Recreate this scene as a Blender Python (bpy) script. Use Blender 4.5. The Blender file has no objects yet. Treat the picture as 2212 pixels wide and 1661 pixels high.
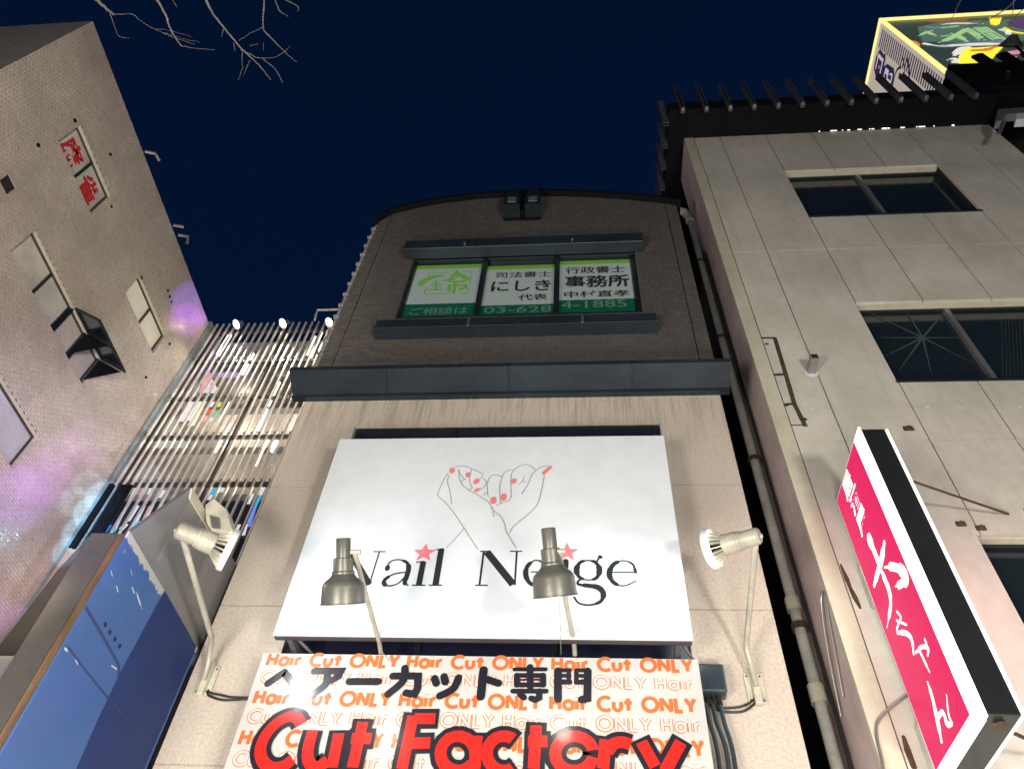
import bpy, math, random
from mathutils import Vector, Matrix
random.seed(7)
SC = bpy.context.scene
COL = SC.collection
R_ = math.radians
# ------------------------------------------------------------------ camera
PITCH, YAW, ROLL, FPX = 0.889695776, -0.141575458, 0.0926349813, 1639.9
EYE = Vector((0, 0, 1.6))
_f = Vector((math.sin(YAW)*math.cos(PITCH), math.cos(YAW)*math.cos(PITCH), math.sin(PITCH)))
_r = Vector((math.cos(YAW), -math.sin(YAW), 0)); _u = _r.cross(_f)
_R = math.cos(ROLL)*_r + math.sin(ROLL)*_u; _U = -math.sin(ROLL)*_r + math.cos(ROLL)*_u
cam = bpy.data.cameras.new('camera'); camo = bpy.data.objects.new('camera', cam); COL.objects.link(camo)
camo.matrix_world = Matrix(((_R.x, _U.x, -_f.x, EYE.x), (_R.y, _U.y, -_f.y, EYE.y), (_R.z, _U.z, -_f.z, EYE.z), (0, 0, 0, 1)))
cam.sensor_width = 36; cam.lens = 36*FPX/2212; cam.clip_start = 0.05; cam.clip_end = 500
SC.camera = camo
def at(u, v, ax, val):      # survey helper: photo point (2212 px wide) measured on a real plane of the street
    d = _R*((u-1106)/FPX) - _U*((v-830.5)/FPX) + _f
    i = 'xyz'.index(ax); t = (val-EYE[i])/d[i]
    return EYE + d*t
# zoomed-crop pixel -> photo pixel
def zz(x0, y0, k): return lambda x, y: ((x0+x*k)/1.736, (y0+y*k)/1.736)
# ------------------------------------------------------------------ materials
def _mat(name):
    m = bpy.data.materials.new(name); m.use_nodes = True
    return m, m.node_tree.nodes, m.node_tree.links, m.node_tree.nodes['Principled BSDF']
def tc(n, l, scale=(1, 1, 1), rot=(0, 0, 0)):
    a = n.new('ShaderNodeTexCoord'); g = n.new('ShaderNodeMapping'); g.inputs['Scale'].default_value = scale
    g.inputs['Rotation'].default_value = rot
    l.new(a.outputs['Object'], g.inputs['Vector']); return g.outputs['Vector']
def noise(n, l, vec, scale, detail=4, rough=.6):
    t = n.new('ShaderNodeTexNoise'); t.inputs['Scale'].default_value = scale; t.inputs['Detail'].default_value = detail
    t.inputs['Roughness'].default_value = rough; l.new(vec, t.inputs['Vector']); return t.outputs['Fac']
def ramp(n, l, fac, a, b, ca=(0, 0, 0, 1), cb=(1, 1, 1, 1)):
    r = n.new('ShaderNodeValToRGB'); r.color_ramp.elements[0].position = a; r.color_ramp.elements[1].position = b
    r.color_ramp.elements[0].color = ca; r.color_ramp.elements[1].color = cb; l.new(fac, r.inputs['Fac']); return r.outputs['Color']
def mix(n, l, fac, a, b, mode='MIX'):
    x = n.new('ShaderNodeMix'); x.data_type = 'RGBA'; x.blend_type = mode
    for sock, val in ((x.inputs[0], fac), (x.inputs[6], a), (x.inputs[7], b)):
        if hasattr(val, 'links'): l.new(val, sock)
        elif isinstance(val, (int, float)): sock.default_value = val
        else: sock.default_value = (*val[:3], 1)
    return x.outputs[2]
def bump(n, l, b, h, strength, dist=.01):
    x = n.new('ShaderNodeBump'); x.inputs['Strength'].default_value = strength; x.inputs['Distance'].default_value = dist
    l.new(h, x.inputs['Height']); l.new(x.outputs['Normal'], b.inputs['Normal']); return x
def mat(name, col, rough=.6, metal=0, var=.12, vs=3., bmp=.15, bs=60., col2=None, spec=.5, scale=(1, 1, 1), thr=(.35, .7), streak=0):
    m, n, l, b = _mat(name)
    v = tc(n, l, scale)
    f = ramp(n, l, noise(n, l, v, vs), *thr)
    c2 = col2 or tuple(c*(1-var*2.2) for c in col)
    base = mix(n, l, f, col, c2)
    f2 = noise(n, l, v, vs*9, 3)
    base = mix(n, l, var*1.2, base, f2, 'OVERLAY')
    if streak:
        st = ramp(n, l, noise(n, l, tc(n, l, (7, 7, .35)), 1.7, 6, .72), .5, .74); mm = n.new('ShaderNodeMath'); mm.operation = 'MULTIPLY'; l.new(st, mm.inputs[0]); mm.inputs[1].default_value = streak
        base = mix(n, l, mm.outputs[0], base, tuple(c*.35 for c in col))
    l.new(base, b.inputs['Base Color']); b.inputs['Roughness'].default_value = rough; b.inputs['Metallic'].default_value = metal
    b.inputs['Specular IOR Level'].default_value = spec
    if bmp: bump(n, l, b, noise(n, l, v, bs, 4), bmp, .004)
    return m
def emit(name, col, s, base=None):
    m, n, l, b = _mat(name); b.inputs['Base Color'].default_value = (*(base or col), 1)
    b.inputs['Emission Color'].default_value = (*col, 1); b.inputs['Emission Strength'].default_value = s
    b.inputs['Roughness'].default_value = .4
    return m
def flat(name, col, rough=.5, coat=0.):
    m, n, l, b = _mat(name); v = tc(n, l)
    l.new(mix(n, l, ramp(n, l, noise(n, l, v, 7.), .3, .75), col, tuple(c*.9 for c in col)), b.inputs['Base Color'])
    b.inputs['Roughness'].default_value = rough; b.inputs['Coat Weight'].default_value = coat; b.inputs['Coat Roughness'].default_value = .12
    return m
# stucco with rain streaks under the metal cornice
def stucco():
    m, n, l, b = _mat('stucco'); v = tc(n, l)
    grain = noise(n, l, v, 55, 5, .75); big = ramp(n, l, noise(n, l, v, 1.1, 5), .3, .75)
    base = mix(n, l, big, (.57, .505, .43), (.49, .435, .375))
    base = mix(n, l, ramp(n, l, grain, .42, .62), base, (.42, .37, .315))
    vs = tc(n, l, (9, 1, .55)); st = ramp(n, l, noise(n, l, vs, 1.6, 5, .7), .5, .68)
    vs2 = tc(n, l, (26, 1, 1.2)); st2 = ramp(n, l, noise(n, l, vs2, 1.5, 4, .6), .5, .7)
    s = n.new('ShaderNodeSeparateXYZ'); l.new(tc(n, l), s.inputs[0])
    mr = n.new('ShaderNodeMapRange'); mr.inputs[1].default_value = 5.5; mr.inputs[2].default_value = 6.3; l.new(s.outputs['Z'], mr.inputs[0])
    add = n.new('ShaderNodeMath'); add.operation = 'MAXIMUM'; l.new(st, add.inputs[0]); l.new(st2, add.inputs[1])
    mu = n.new('ShaderNodeMath'); mu.operation = 'MULTIPLY'; l.new(add.outputs[0], mu.inputs[0]); l.new(mr.outputs[0], mu.inputs[1])
    m2 = n.new('ShaderNodeMath'); m2.operation = 'MULTIPLY'; l.new(mu.outputs[0], m2.inputs[0]); m2.inputs[1].default_value = .5
    base = mix(n, l, m2.outputs[0], base, (.12, .11, .09))
    l.new(base, b.inputs['Base Color']); b.inputs['Roughness'].default_value = .9
    bump(n, l, b, grain, .5, .006); return m
def bricks(name, c1, c2, mortar, w, h, plane, rough=.5, msize=.06, bstr=.5, spec=.5, tilt=0., offset=.5, grime=None):
    m, n, l, b = _mat(name)
    rot = {'xz': (R_(90), 0, 0), 'yz': (R_(90), 0, R_(90))}[plane]
    a = n.new('ShaderNodeTexCoord'); sp = n.new('ShaderNodeSeparateXYZ'); l.new(a.outputs['Object'], sp.inputs[0])
    cb = n.new('ShaderNodeCombineXYZ'); l.new(sp.outputs['X' if plane == 'xz' else 'Y'], cb.inputs[0]); l.new(sp.outputs['Z'], cb.inputs[1])
    t = n.new('ShaderNodeTexBrick'); l.new(cb.outputs[0], t.inputs['Vector'])
    t.inputs['Color1'].default_value = (*c1, 1); t.inputs['Color2'].default_value = (*c2, 1); t.inputs['Mortar'].default_value = (*mortar, 1)
    t.inputs['Scale'].default_value = 1; t.inputs['Brick Width'].default_value = w; t.inputs['Row Height'].default_value = h
    t.inputs['Mortar Size'].default_value = msize*h; t.inputs['Mortar Smooth'].default_value = .3; t.inputs['Bias'].default_value = 0; t.offset = offset
    col = mix(n, l, ramp(n, l, noise(n, l, a.outputs['Object'], .9, 6, .7), .35, .75), t.outputs['Color'], grime or tuple(c*.72 for c in c1))
    l.new(col, b.inputs['Base Color']); b.inputs['Roughness'].default_value = rough; b.inputs['Specular IOR Level'].default_value = spec
    st = ramp(n, l, noise(n, l, tc(n, l, (3.5, 3.5, .3)), 1.5, 6, .72), .5, .78); mm = n.new('ShaderNodeMath'); mm.operation = 'MULTIPLY'; l.new(st, mm.inputs[0]); mm.inputs[1].default_value = .2
    col = mix(n, l, mm.outputs[0], col, tuple(c*.4 for c in c1)); l.new(col, b.inputs['Base Color'])
    rv = ramp(n, l, noise(n, l, a.outputs['Object'], 14, 2), .3, .7, (rough*.6,)*3+(1,), (min(rough*1.7, 1),)*3+(1,)); l.new(rv, b.inputs['Roughness'])
    inv = n.new('ShaderNodeMath'); inv.operation = 'SUBTRACT'; inv.inputs[0].default_value = 1; l.new(t.outputs['Fac'], inv.inputs[1])
    bp = bump(n, l, b, inv.outputs[0], bstr, .006)
    if tilt:
        nz = n.new('ShaderNodeTexNoise'); nz.inputs['Scale'].default_value = 9; l.new(a.outputs['Object'], nz.inputs['Vector'])
        b2 = n.new('ShaderNodeBump'); b2.inputs['Strength'].default_value = tilt; b2.inputs['Distance'].default_value = .02
        l.new(nz.outputs['Fac'], b2.inputs['Height']); l.new(b2.outputs['Normal'], bp.inputs['Normal'])
    return m
M = {}
M['stucco'] = stucco()
M['tile_small'] = bricks('tile_small', (.12, .108, .1), (.085, .078, .075), (.06, .055, .052), .1, .034, 'xz', .55, .1, .5)
M['tile_glossy'] = bricks('tile_glossy', (.66, .59, .51), (.56, .49, .43), (.33, .29, .255), .092, .043, 'yz', .3, .12, .7, .6, .15, grime=(.34, .29, .25))
M['tile_south'] = bricks('tile_south', (.3, .27, .25), (.24, .22, .2), (.1, .09, .08), .16, .068, 'xz', .5, .14, .6, grime=(.2, .18, .16))
M['cornice'] = mat('cornice_metal', (.032, .048, .064), .33, .35, .2, 1.6, .15, 20)
M['frame_dark'] = mat('frame_dark', (.022, .035, .042), .4, .5, .1)
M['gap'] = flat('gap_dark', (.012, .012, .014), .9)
M['panel'] = mat('cladding_panel', (.61, .58, .52), .7, 0, .12, 1.3, .12, 45, col2=(.46, .44, .38), streak=.2)
M['panel_edge'] = mat('cladding_edge', (.54, .52, .41), .7, 0, .14, 1.5, .1, 45, col2=(.44, .42, .33), streak=.28)
M['pinkwall'] = mat('pink_side_wall', (.6, .49, .49), .75, 0, .15, 1.2, .12, 50, streak=.5)
M['pinkwall2'] = mat('pink_plaster', (.44, .32, .29), .8, 0, .15, 1.4, .25, 60)
M['eave'] = mat('eave_black', (.0045, .0055, .008), .7, 0, .1, spec=.12)
M['fin'] = mat('fin_metal', (.16, .16, .17), .35, .5, .15)
M['steel'] = mat('brushed_steel', (.55, .55, .55), .3, .9, .1)
M['glass_dark'] = flat('window_glass', (.012, .02, .024), .12, .4)
M['alu'] = mat('aluminium', (.36, .36, .36), .4, .7, .1)
M['cream'] = mat('cream_metal', (.62, .6, .48), .45, .1, .15, 6)
M['white_board'] = flat('white_board', (.67, .72, .77), .38, .25)
M['white_glossy'] = flat('glossy_board', (.50, .505, .49), .3, .6)
M['board_edge'] = mat('board_edge', (.12, .12, .13), .4, .6, .1)
M['ink'] = flat('ink_black', (.02, .024, .026), .5)
M['ink_grey'] = flat('ink_grey', (.28, .32, .33), .5)
M['nailred'] = flat('nail_red', (.75, .2, .22), .45)
M['orange'] = flat('print_orange', (.70, .14, .035), .4, .3)
M['outl'] = flat('print_outline', (.50, .16, .11), .4, .3)
M['outl_fill'] = flat('print_pink', (.76, .52, .46), .4, .3)
M['red'] = flat('print_red', (.75, .018, .012), .35, .4)
M['black'] = flat('print_black', (.014, .014, .022), .35, .4)
M['lampgrey'] = mat('lamp_grey', (.13, .13, .115), .38, .3, .1, 8)
M['lampwhite'] = mat('lamp_cream', (.42, .405, .34), .4, .1, .14, 8)
M['galv'] = mat('galvanised_pipe', (.5, .49, .47), .38, .5, .2, 12)
M['cable'] = flat('cable_black', (.012, .012, .013), .5)
M['boxblack'] = flat('junction_black', (.03, .045, .055), .22, .6)
M['rust'] = mat('rust', (.10, .055, .03), .9, 0, .3, 18, .5, 80)
M['stain'] = mat('stain_dark', (.06, .055, .035), .95, 0, .3, 18, .3, 80)
M['pvc'] = mat('grey_pvc', (.5, .51, .47), .45, 0, .15, 5)
M['slat'] = mat('slat_metal', (.82, .78, .74), .4, .35, .1, 4)
M['rail'] = mat('rail_dark', (.09, .075, .07), .5, .4, .2, 6)
M['soffit'] = mat('brown_soffit', (.3, .275, .25), .7, 0, .2, 1.5)
M['inner_wall'] = mat('inner_wall', (.5, .52, .5), .7, 0, .25, 2.2)
M['pale_blue'] = mat('pale_column', (.30, .36, .38), .5, .1, .2, 3)
M['navy'] = flat('navy_panel', (.012, .013, .035), .3)
M['greydark'] = mat('grey_cement', (.06, .057, .053), .8, 0, .15, 2, .3, 40)
M['greyplate'] = mat('grey_plate', (.26, .26, .265), .5, .3, .06, 1.5, .05)
M['wood'] = mat('old_wood_edge', (.13, .075, .04), .8, 0, .3, 6, .4, 40, scale=(3, 3, .5))
M['bark'] = mat('bark', (.11, .09, .09), .85, 0, .3, 12, .6, 60)
M['asphalt'] = mat('asphalt', (.05, .05, .052), .85, 0, .2, 2, .5, 90)
M['paving'] = bricks('paving', (.25, .24, .22), (.2, .19, .18), (.08, .08, .08), .3, .3, 'xz', .8)
M['kerb'] = mat('kerb_stone', (.3, .3, .29), .8)
M['brown_dark'] = flat('brown_dark', (.05, .04, .025), .4, .3)
def bluepaint():
    m, n, l, b = _mat('blue_paint'); v = tc(n, l)
    base = mix(n, l, ramp(n, l, noise(n, l, v, 2.2, 5), .3, .75), (.030, .095, .31), (.042, .115, .31))
    fl = ramp(n, l, noise(n, l, tc(n, l, (1, 1, .6)), 16, 6, .75), .655, .69)
    s = n.new('ShaderNodeSeparateXYZ'); l.new(tc(n, l), s.inputs[0])
    mr = n.new('ShaderNodeMapRange'); mr.inputs[1].default_value = 3.55; mr.inputs[2].default_value = 4.0; l.new(s.outputs['Z'], mr.inputs[0])
    mu = n.new('ShaderNodeMath'); mu.operation = 'MULTIPLY'; l.new(fl, mu.inputs[0]); l.new(mr.outputs[0], mu.inputs[1])
    base = mix(n, l, mu.outputs[0], base, (.5, .52, .55))
    nz = noise(n, l, v, 25, 5, .7)
    ad = n.new('ShaderNodeMath'); ad.operation = 'MULTIPLY_ADD'; l.new(nz, ad.inputs[0]); ad.inputs[1].default_value = .10; l.new(s.outputs['Z'], ad.inputs[2])
    top = ramp(n, l, ad.outputs[0], .5, .52)
    mr2 = n.new('ShaderNodeMapRange'); mr2.inputs[1].default_value = 4.065; mr2.inputs[2].default_value = 4.072; l.new(ad.outputs[0], mr2.inputs[0])
    base = mix(n, l, mr2.outputs[0], base, (.42, .43, .42))
    l.new(base, b.inputs['Base Color']); b.inputs['Roughness'].default_value = .35
    bump(n, l, b, noise(n, l, v, 8, 4), .15, .01); return m
M['blue'] = bluepaint()
M['blue_dark'] = flat('blue_paint_dark', (.002, .022, .13), .6, 0)
# ------------------------------------------------------------------ mesh helpers
class MB:
    def __init__(s): s.v = []; s.f = []
    def quad(s, a, b, c, d):
        i = len(s.v); s.v += [Vector(a), Vector(b), Vector(c), Vector(d)]; s.f.append((i, i+1, i+2, i+3)); return s
    def poly(s, pts):
        i = len(s.v); s.v += [Vector(p) for p in pts]; s.f.append(tuple(range(i, i+len(pts)))); return s
    def box(s, x0, x1, y0, y1, z0, z1, mtx=None):
        i = len(s.v)
        p = [Vector((x, y, z)) for z in (z0, z1) for x, y in ((x0, y0), (x1, y0), (x1, y1), (x0, y1))]
        if mtx: p = [mtx @ q for q in p]
        s.v += p
        for f in ((3, 2, 1, 0), (4, 5, 6, 7), (0, 1, 5, 4), (1, 2, 6, 5), (2, 3, 7, 6), (3, 0, 4, 7)): s.f.append(tuple(i+k for k in f))
        return s
    def prism(s, pts, d):       # polygon extruded by vector d
        n = len(pts); i = len(s.v); d = Vector(d)
        s.v += [Vector(p) for p in pts] + [Vector(p)+d for p in pts]
        s.f.append(tuple(range(i+n-1, i-1, -1))); s.f.append(tuple(range(i+n, i+2*n)))
        for k in range(n): s.f.append((i+k, i+(k+1) % n, i+n+(k+1) % n, i+n+k))
        return s
    def tube(s, pts, r, n=10, caps=True):
        pts = [Vector(p) for p in pts]; rs = r if isinstance(r, (list, tuple)) else [r]*len(pts)
        i = len(s.v); up = None
        for k, p in enumerate(pts):
            t = (pts[min(k+1, len(pts)-1)]-pts[max(k-1, 0)]).normalized()
            if up is None: up = t.orthogonal().normalized()
            up = (up - t*up.dot(t)).normalized(); w = t.cross(up)
            for j in range(n):
                a = 2*math.pi*j/n; s.v.append(p+(up*math.cos(a)+w*math.sin(a))*rs[k])
        for k in range(len(pts)-1):
            for j in range(n):
                a = i+k*n+j; b = i+k*n+(j+1) % n; s.f.append((a, b, b+n, a+n))
        if caps: s.f.append(tuple(i+j for j in reversed(range(n)))); s.f.append(tuple(i+(len(pts)-1)*n+j for j in range(n)))
        return s
    def lathe(s, o, axis, prof, n=28):     # prof: (distance along axis, radius)
        o = Vector(o); ax = Vector(axis).normalized()
        u = ax.orthogonal().normalized(); w = ax.cross(u); i = len(s.v)
        for d, r in prof:
            for j in range(n):
                a = 2*math.pi*j/n; s.v.append(o+ax*d+(u*math.cos(a)+w*math.sin(a))*r)
        for k in range(len(prof)-1):
            for j in range(n):
                a = i+k*n+j; b = i+k*n+(j+1) % n; s.f.append((a, b, b+n, a+n))
        return s
    def build(s, name, m, parent=None, smooth=False, bevel=0):
        me = bpy.data.meshes.new(name); me.from_pydata([tuple(v) for v in s.v], [], s.f); me.update()
        o = bpy.data.objects.new(name, me); COL.objects.link(o); me.materials.append(M[m] if isinstance(m, str) else m)
        if smooth:
            for p in me.polygons: p.use_smooth = True
            try: me.set_sharp_from_angle(angle=R_(38))
            except Exception: pass
        if bevel:
            b = o.modifiers.new('bevel', 'BEVEL'); b.width = bevel; b.segments = 2; b.limit_method = 'ANGLE'
        if parent is not None:
            o.parent = parent; o.matrix_parent_inverse = Matrix.Translation(-parent.location) if parent.parent is None else Matrix.Identity(4)
            if parent.type == 'MESH': o.matrix_parent_inverse = Matrix.Identity(4)
        return o
def pieces(mb, name, m, parent=None, **k):
    """build every loose piece of a shape as a mesh of its own"""
    n = len(mb.v); par = list(range(n))
    def fd(a):
        while par[a] != a: par[a] = par[par[a]]; a = par[a]
        return a
    for f in mb.f:
        for q in f[1:]: par[fd(q)] = fd(f[0])
    gr = {}
    for f in mb.f: gr.setdefault(fd(f[0]), []).append(f)
    out = []
    for fs in gr.values():
        ids = sorted({q for f in fs for q in f}); mp = {q: i for i, q in enumerate(ids)}
        b = MB(); b.v = [mb.v[q] for q in ids]; b.f = [tuple(mp[q] for q in f) for f in fs]; out.append(b.build(name, m, parent, **k))
    return out
def thing(name, label, cat, loc=(0, 0, 0), group=None):
    o = bpy.data.objects.new(name, None); COL.objects.link(o); o.location = loc; o.empty_display_size = .2
    o['label'] = label; o['category'] = cat
    if group: o['group'] = group
    return o
def tag(o, label, cat, group=None):
    o['label'] = label; o['category'] = cat
    if group: o['group'] = group
    return o
def struct(o): o['kind'] = 'structure'; return o
def light(kind, name, loc, power, col, target=None, size=.1, spot=None, blend=.5, parent=None):
    L = bpy.data.lights.new(name, kind); L.energy = power; L.color = col
    if kind == 'AREA': L.size = size
    elif kind in ('POINT', 'SPOT'): L.shadow_soft_size = size
    if kind == 'SPOT': L.spot_size = R_(spot); L.spot_blend = blend
    o = bpy.data.objects.new(name, L); COL.objects.link(o); o.location = loc
    if target is not None: o.rotation_euler = (Vector(target)-Vector(loc)).to_track_quat('-Z', 'Y').to_euler()
    return o
# ------------------------------------------------------------------ flat print on planes
class Plane:
    """facing: '-y' (viewer looks +y), '+x' (viewer looks -x), '-x' (viewer looks +x)"""
    def __init__(s, facing, val): s.fc = facing; s.val = val; s.ax = facing[1]
    def px(s, u, v):
        p = at(u, v, s.ax, s.val)
        return (p.x, p.z) if s.ax == 'y' else (p.y, p.z)
    def to3(s, a, b, off):
        if s.fc == '-y': return Vector((a, s.val-off, b))
        if s.fc == '+x': return Vector((s.val+off, a, b))
        return Vector((s.val-off, a, b))
def smooth_pts(pts, k=5):
    if len(pts) < 3: return list(pts)
    P = [pts[0]] + list(pts) + [pts[-1]]; out = []
    for i in range(1, len(P)-2):
        a, b, c, d = P[i-1], P[i], P[i+1], P[i+2]
        for j in range(k):
            t = j/k
            out.append(tuple(.5*((2*b[q])+(-a[q]+c[q])*t+(2*a[q]-5*b[q]+4*c[q]-d[q])*t*t+(-a[q]+3*b[q]-3*c[q]+d[q])*t**3) for q in range(len(b))))
    out.append(pts[-1]); return out
class Ink:
    """collects non-overlapping ribbons, each a hair (0.12 mm) above the last"""
    def __init__(s, plane, off): s.p = plane; s.off = off; s.mb = MB(); s.n = 0; s.cnt = 0
    def lift(s):
        s.cnt += 1; return s.off + .00012*(s.cnt % 14)
    def ribbon(s, pts, w, cap=True, closed=False):
        off = s.lift(); n = len(pts); ws = w if isinstance(w, (list, tuple)) else [w]*n
        if len(ws) != n: ws = [ws[min(int(i*(len(ws)-1)/(n-1)+.5), len(ws)-1)] for i in range(n)]
        L = []; Rr = []
        for i in range(n):
            if closed: a, c = pts[i-1], pts[(i+1) % n]
            else: a, c = pts[max(i-1, 0)], pts[min(i+1, n-1)]
            b = pts[i]
            def nd(p, q):
                dx, dy = q[0]-p[0], q[1]-p[1]; h = math.hypot(dx, dy) or 1e-9; return dx/h, dy/h
            d1 = nd(a, b) if (closed or i > 0) else nd(b, c); d2 = nd(b, c) if (closed or i < n-1) else d1
            nx, ny = -(d1[1]+d2[1]), d1[0]+d2[0]; h = math.hypot(nx, ny)
            if h < 1e-6: nx, ny, h = -d2[1], d2[0], 1
            nx, ny = nx/h, ny/h
            k = min(1/max(abs(nx*-d2[1]+ny*d2[0]), .45), 2.2)*ws[i]/2
            L.append((b[0]+nx*k, b[1]+ny*k)); Rr.append((b[0]-nx*k, b[1]-ny*k))
        T = lambda q: s.p.to3(q[0], q[1], off)
        for i in range(n if closed else n-1):
            j = (i+1) % n; s.mb.quad(T(L[i]), T(L[j]), T(Rr[j]), T(Rr[i]))
        if cap and not closed:
            for (c, e, o, w_) in ((pts[0], pts[1], L[0], ws[0]), (pts[-1], pts[-2], L[-1], ws[-1])):
                th = math.atan2(c[1]-e[1], c[0]-e[0]); q = [(c[0]+w_/2*math.cos(th+R_(x)), c[1]+w_/2*math.sin(th+R_(x))) for x in range(-90, 91, 30)]
                s.mb.poly([T(x) for x in q])
        return s
    def blob(s, c, rx, ry, rot=0, n=16):
        off = s.lift(); cr, sr = math.cos(rot), math.sin(rot)
        s.mb.poly([s.p.to3(c[0]+cr*rx*math.cos(2*math.pi*i/n)-sr*ry*math.sin(2*math.pi*i/n), c[1]+sr*rx*math.cos(2*math.pi*i/n)+cr*ry*math.sin(2*math.pi*i/n), off) for i in range(n)]); return s
    def poly(s, pts): off = s.lift(); s.mb.poly([s.p.to3(a, b, off) for a, b in pts]); return s
    def px(s, z, pts, w, sm=True, cap=True, closed=False):   # traced points of crop z
        q = [s.p.px(*z(*p)) for p in pts]
        return s.ribbon(smooth_pts(q) if sm else q, w, cap, closed)
    def build(s, name, m, parent): return s.mb.build(name, m, parent)
def text(name, body, plane, off, a0, a1, b0, b1, m, parent, bold=0., shear=0.):
    c = bpy.data.curves.new('t', 'FONT'); c.body = body; c.offset = bold; c.shear = shear; c.resolution_u = 3
    o = bpy.data.objects.new('t', c); COL.objects.link(o); bpy.context.view_layer.update()
    me = o.to_mesh(); vs = [v.co.copy() for v in me.vertices]; fs = [tuple(p.vertices) for p in me.polygons]
    o.to_mesh_clear(); bpy.data.objects.remove(o)
    x0 = min(v.x for v in vs); x1 = max(v.x for v in vs); y0 = min(v.y for v in vs); y1 = max(v.y for v in vs)
    mb = MB(); mb.v = [plane.to3(a0+(v.x-x0)/(x1-x0)*(a1-a0), b0+(v.y-y0)/(y1-y0)*(b1-b0), off) for v in vs]; mb.f = fs
    return mb.build(name, m, parent)
# geometric stroke alphabet (unit cap height)
def arc(cx, cy, rx, ry, a0, a1, n=14): return [(cx+rx*math.cos(R_(a0+(a1-a0)*i/n)), cy+ry*math.sin(R_(a0+(a1-a0)*i/n))) for i in range(n+1)]
GL = {
 'H': (.68, [[(0, 0), (0, 1)], [(.6, 0), (.6, 1)], [(0, .52), (.6, .52)]]),
 'a': (.66, ['o', [(.6, 0), (.6, .68)]]),
 'i': (.12, [[(0, 0), (0, .68)], [(0, .95), (0, .99)]]),
 'r': (.36, [[(0, 0), (0, .68)], arc(.28, .36, .27, .3, 175, 80, 6)]),
 'C': (.82, [arc(.5, .5, .5, .52, 48, 312, 20)]),
 'u': (.56, [[(0, .68), (0, .3)]+arc(.26, .28, .26, .28, 190, 350, 8)+[(.52, .3), (.52, .68)]]),
 't': (.46, [[(.2, 0), (.2, .95)], [(-.06, .62), (.46, .62)]]),
 'O': (1.04, ['O']),
 'N': (.74, [[(0, 0), (0, 1)], [(0, 1), (.66, 0)], [(.66, 0), (.66, 1)]]),
 'L': (.44, [[(0, 1), (0, 0), (.42, 0)]]),
 'Y': (.66, [[(0, 1), (.32, .44)], [(.64, 1), (.32, .44)], [(.32, .44), (.32, 0)]]),
 ' ': (.28, [])}
def row(ink, s, a0, a1, b0, b1, w, sp=.25):
    tot = sum(GL[c][0]+sp for c in s)-sp; k = (a1-a0)/tot; h = b1-b0; x = 0
    for c in s:
        adv, st = GL[c]
        for q in st:
            if q == 'o': ink.ribbon([(a0+(x+p[0])*k, b0+p[1]*h) for p in arc(.3, .34, .3, .34, 0, 360, 20)[:-1]], w, closed=True)
            elif q == 'O': ink.ribbon([(a0+(x+p[0])*k, b0+p[1]*h) for p in arc(.5, .5, .5, .52, 0, 360, 26)[:-1]], w, closed=True)
            else: ink.ribbon([(a0+(x+p[0])*k, b0+p[1]*h) for p in q], w, cap=False)
        x += adv+sp
def grid(mb, As, Bs, holes, fn, g=0):
    """cells of a panel wall minus window holes; fn(a0,a1,b0,b1) adds one cell"""
    A = sorted(set(As+[h[0] for h in holes]+[h[1] for h in holes])); B = sorted(set(Bs+[h[2] for h in holes]+[h[3] for h in holes]))
    for a, a2 in zip(A, A[1:]):
        for b, b2 in zip(B, B[1:]):
            if any(h[0] <= a+1e-6 and a2 <= h[1]+1e-6 and h[2] <= b+1e-6 and b2 <= h[3]+1e-6 for h in holes): continue
            fn(a+(g if a in As else 0), a2-(g if a2 in As else 0), b+(g if b in Bs else 0), b2-(g if b2 in Bs else 0))

# ================================================================== SETTING
mb = MB(); mb.quad((-60, -60, 0), (60, -60, 0), (60, 60, 0), (-60, 60, 0)); struct(mb.build('ground', 'asphalt'))
mb = MB(); mb.box(-30, 30, .6, 3.98, .004, .13); struct(mb.build('pavement', 'paving'))
mb = MB(); mb.box(-30, 30, .44, .6, .004, .15); struct(mb.build('kerb', 'kerb'))
# ================================================================== CENTRE BUILDING
cb = thing('narrow_building', 'narrow three storey building with stucco lower front, dark metal cornice and dark tiled upper floor', 'building', (-.6, 4, 0))
X0, X1 = -2.32, 1.13
HO = (-1.815, .615, 3.62, 6.09)
mb = MB(); mb.box(X0, X1, 4.2501, 9, 0, 6.9); grid(mb, [X0, X1], [0, 6.9], [HO], lambda a, b, c, d: mb.box(a, b, 4.012, 4.25, c, d))
grid(mb, [X0, X1], [0, 3.38, 4.38, 5.415, 6.42], [HO], lambda a, b, c, d: mb.box(a, b, 4.0, 4.012, c, d), .005)
mb.build('lower_wall', 'stucco', cb)
# upper wall with arched top (opening left for the window)
Wx0, Wx1, Wz0, Wz1 = -1.77, .60, 7.635, 8.95
roof = [(-2.335, 9.70), (-2.2, 9.90), (-1.9, 10.05), (-1.62, 10.14), (-1.2, 10.22), (-.8, 10.245), (-.44, 10.235), (0.05, 10.17), (.54, 10.06), (1.03, 9.9), (1.15, 9.84)]
mb = MB()
def rz(x):
    for (a, za), (b, zb) in zip(roof, roof[1:]):
        if a <= x <= b: return za+(zb-za)*(x-a)/(b-a)
    return roof[-1][1]
for a, b in ((-2.335, -2.215), (-2.205, Wx0), (Wx1, 1.022), (1.032, 1.15)):
    mb.prism([(a, 4.0, 6.66), (b, 4.0, 6.66)]+[(x, 4.0, z) for x, z in reversed([(a, rz(a))]+[r for r in roof if a < r[0] < b]+[(b, rz(b))])], (0, .25, 0))
mb.box(Wx0, Wx1, 4.0, 4.25, 6.66, Wz0)
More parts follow.
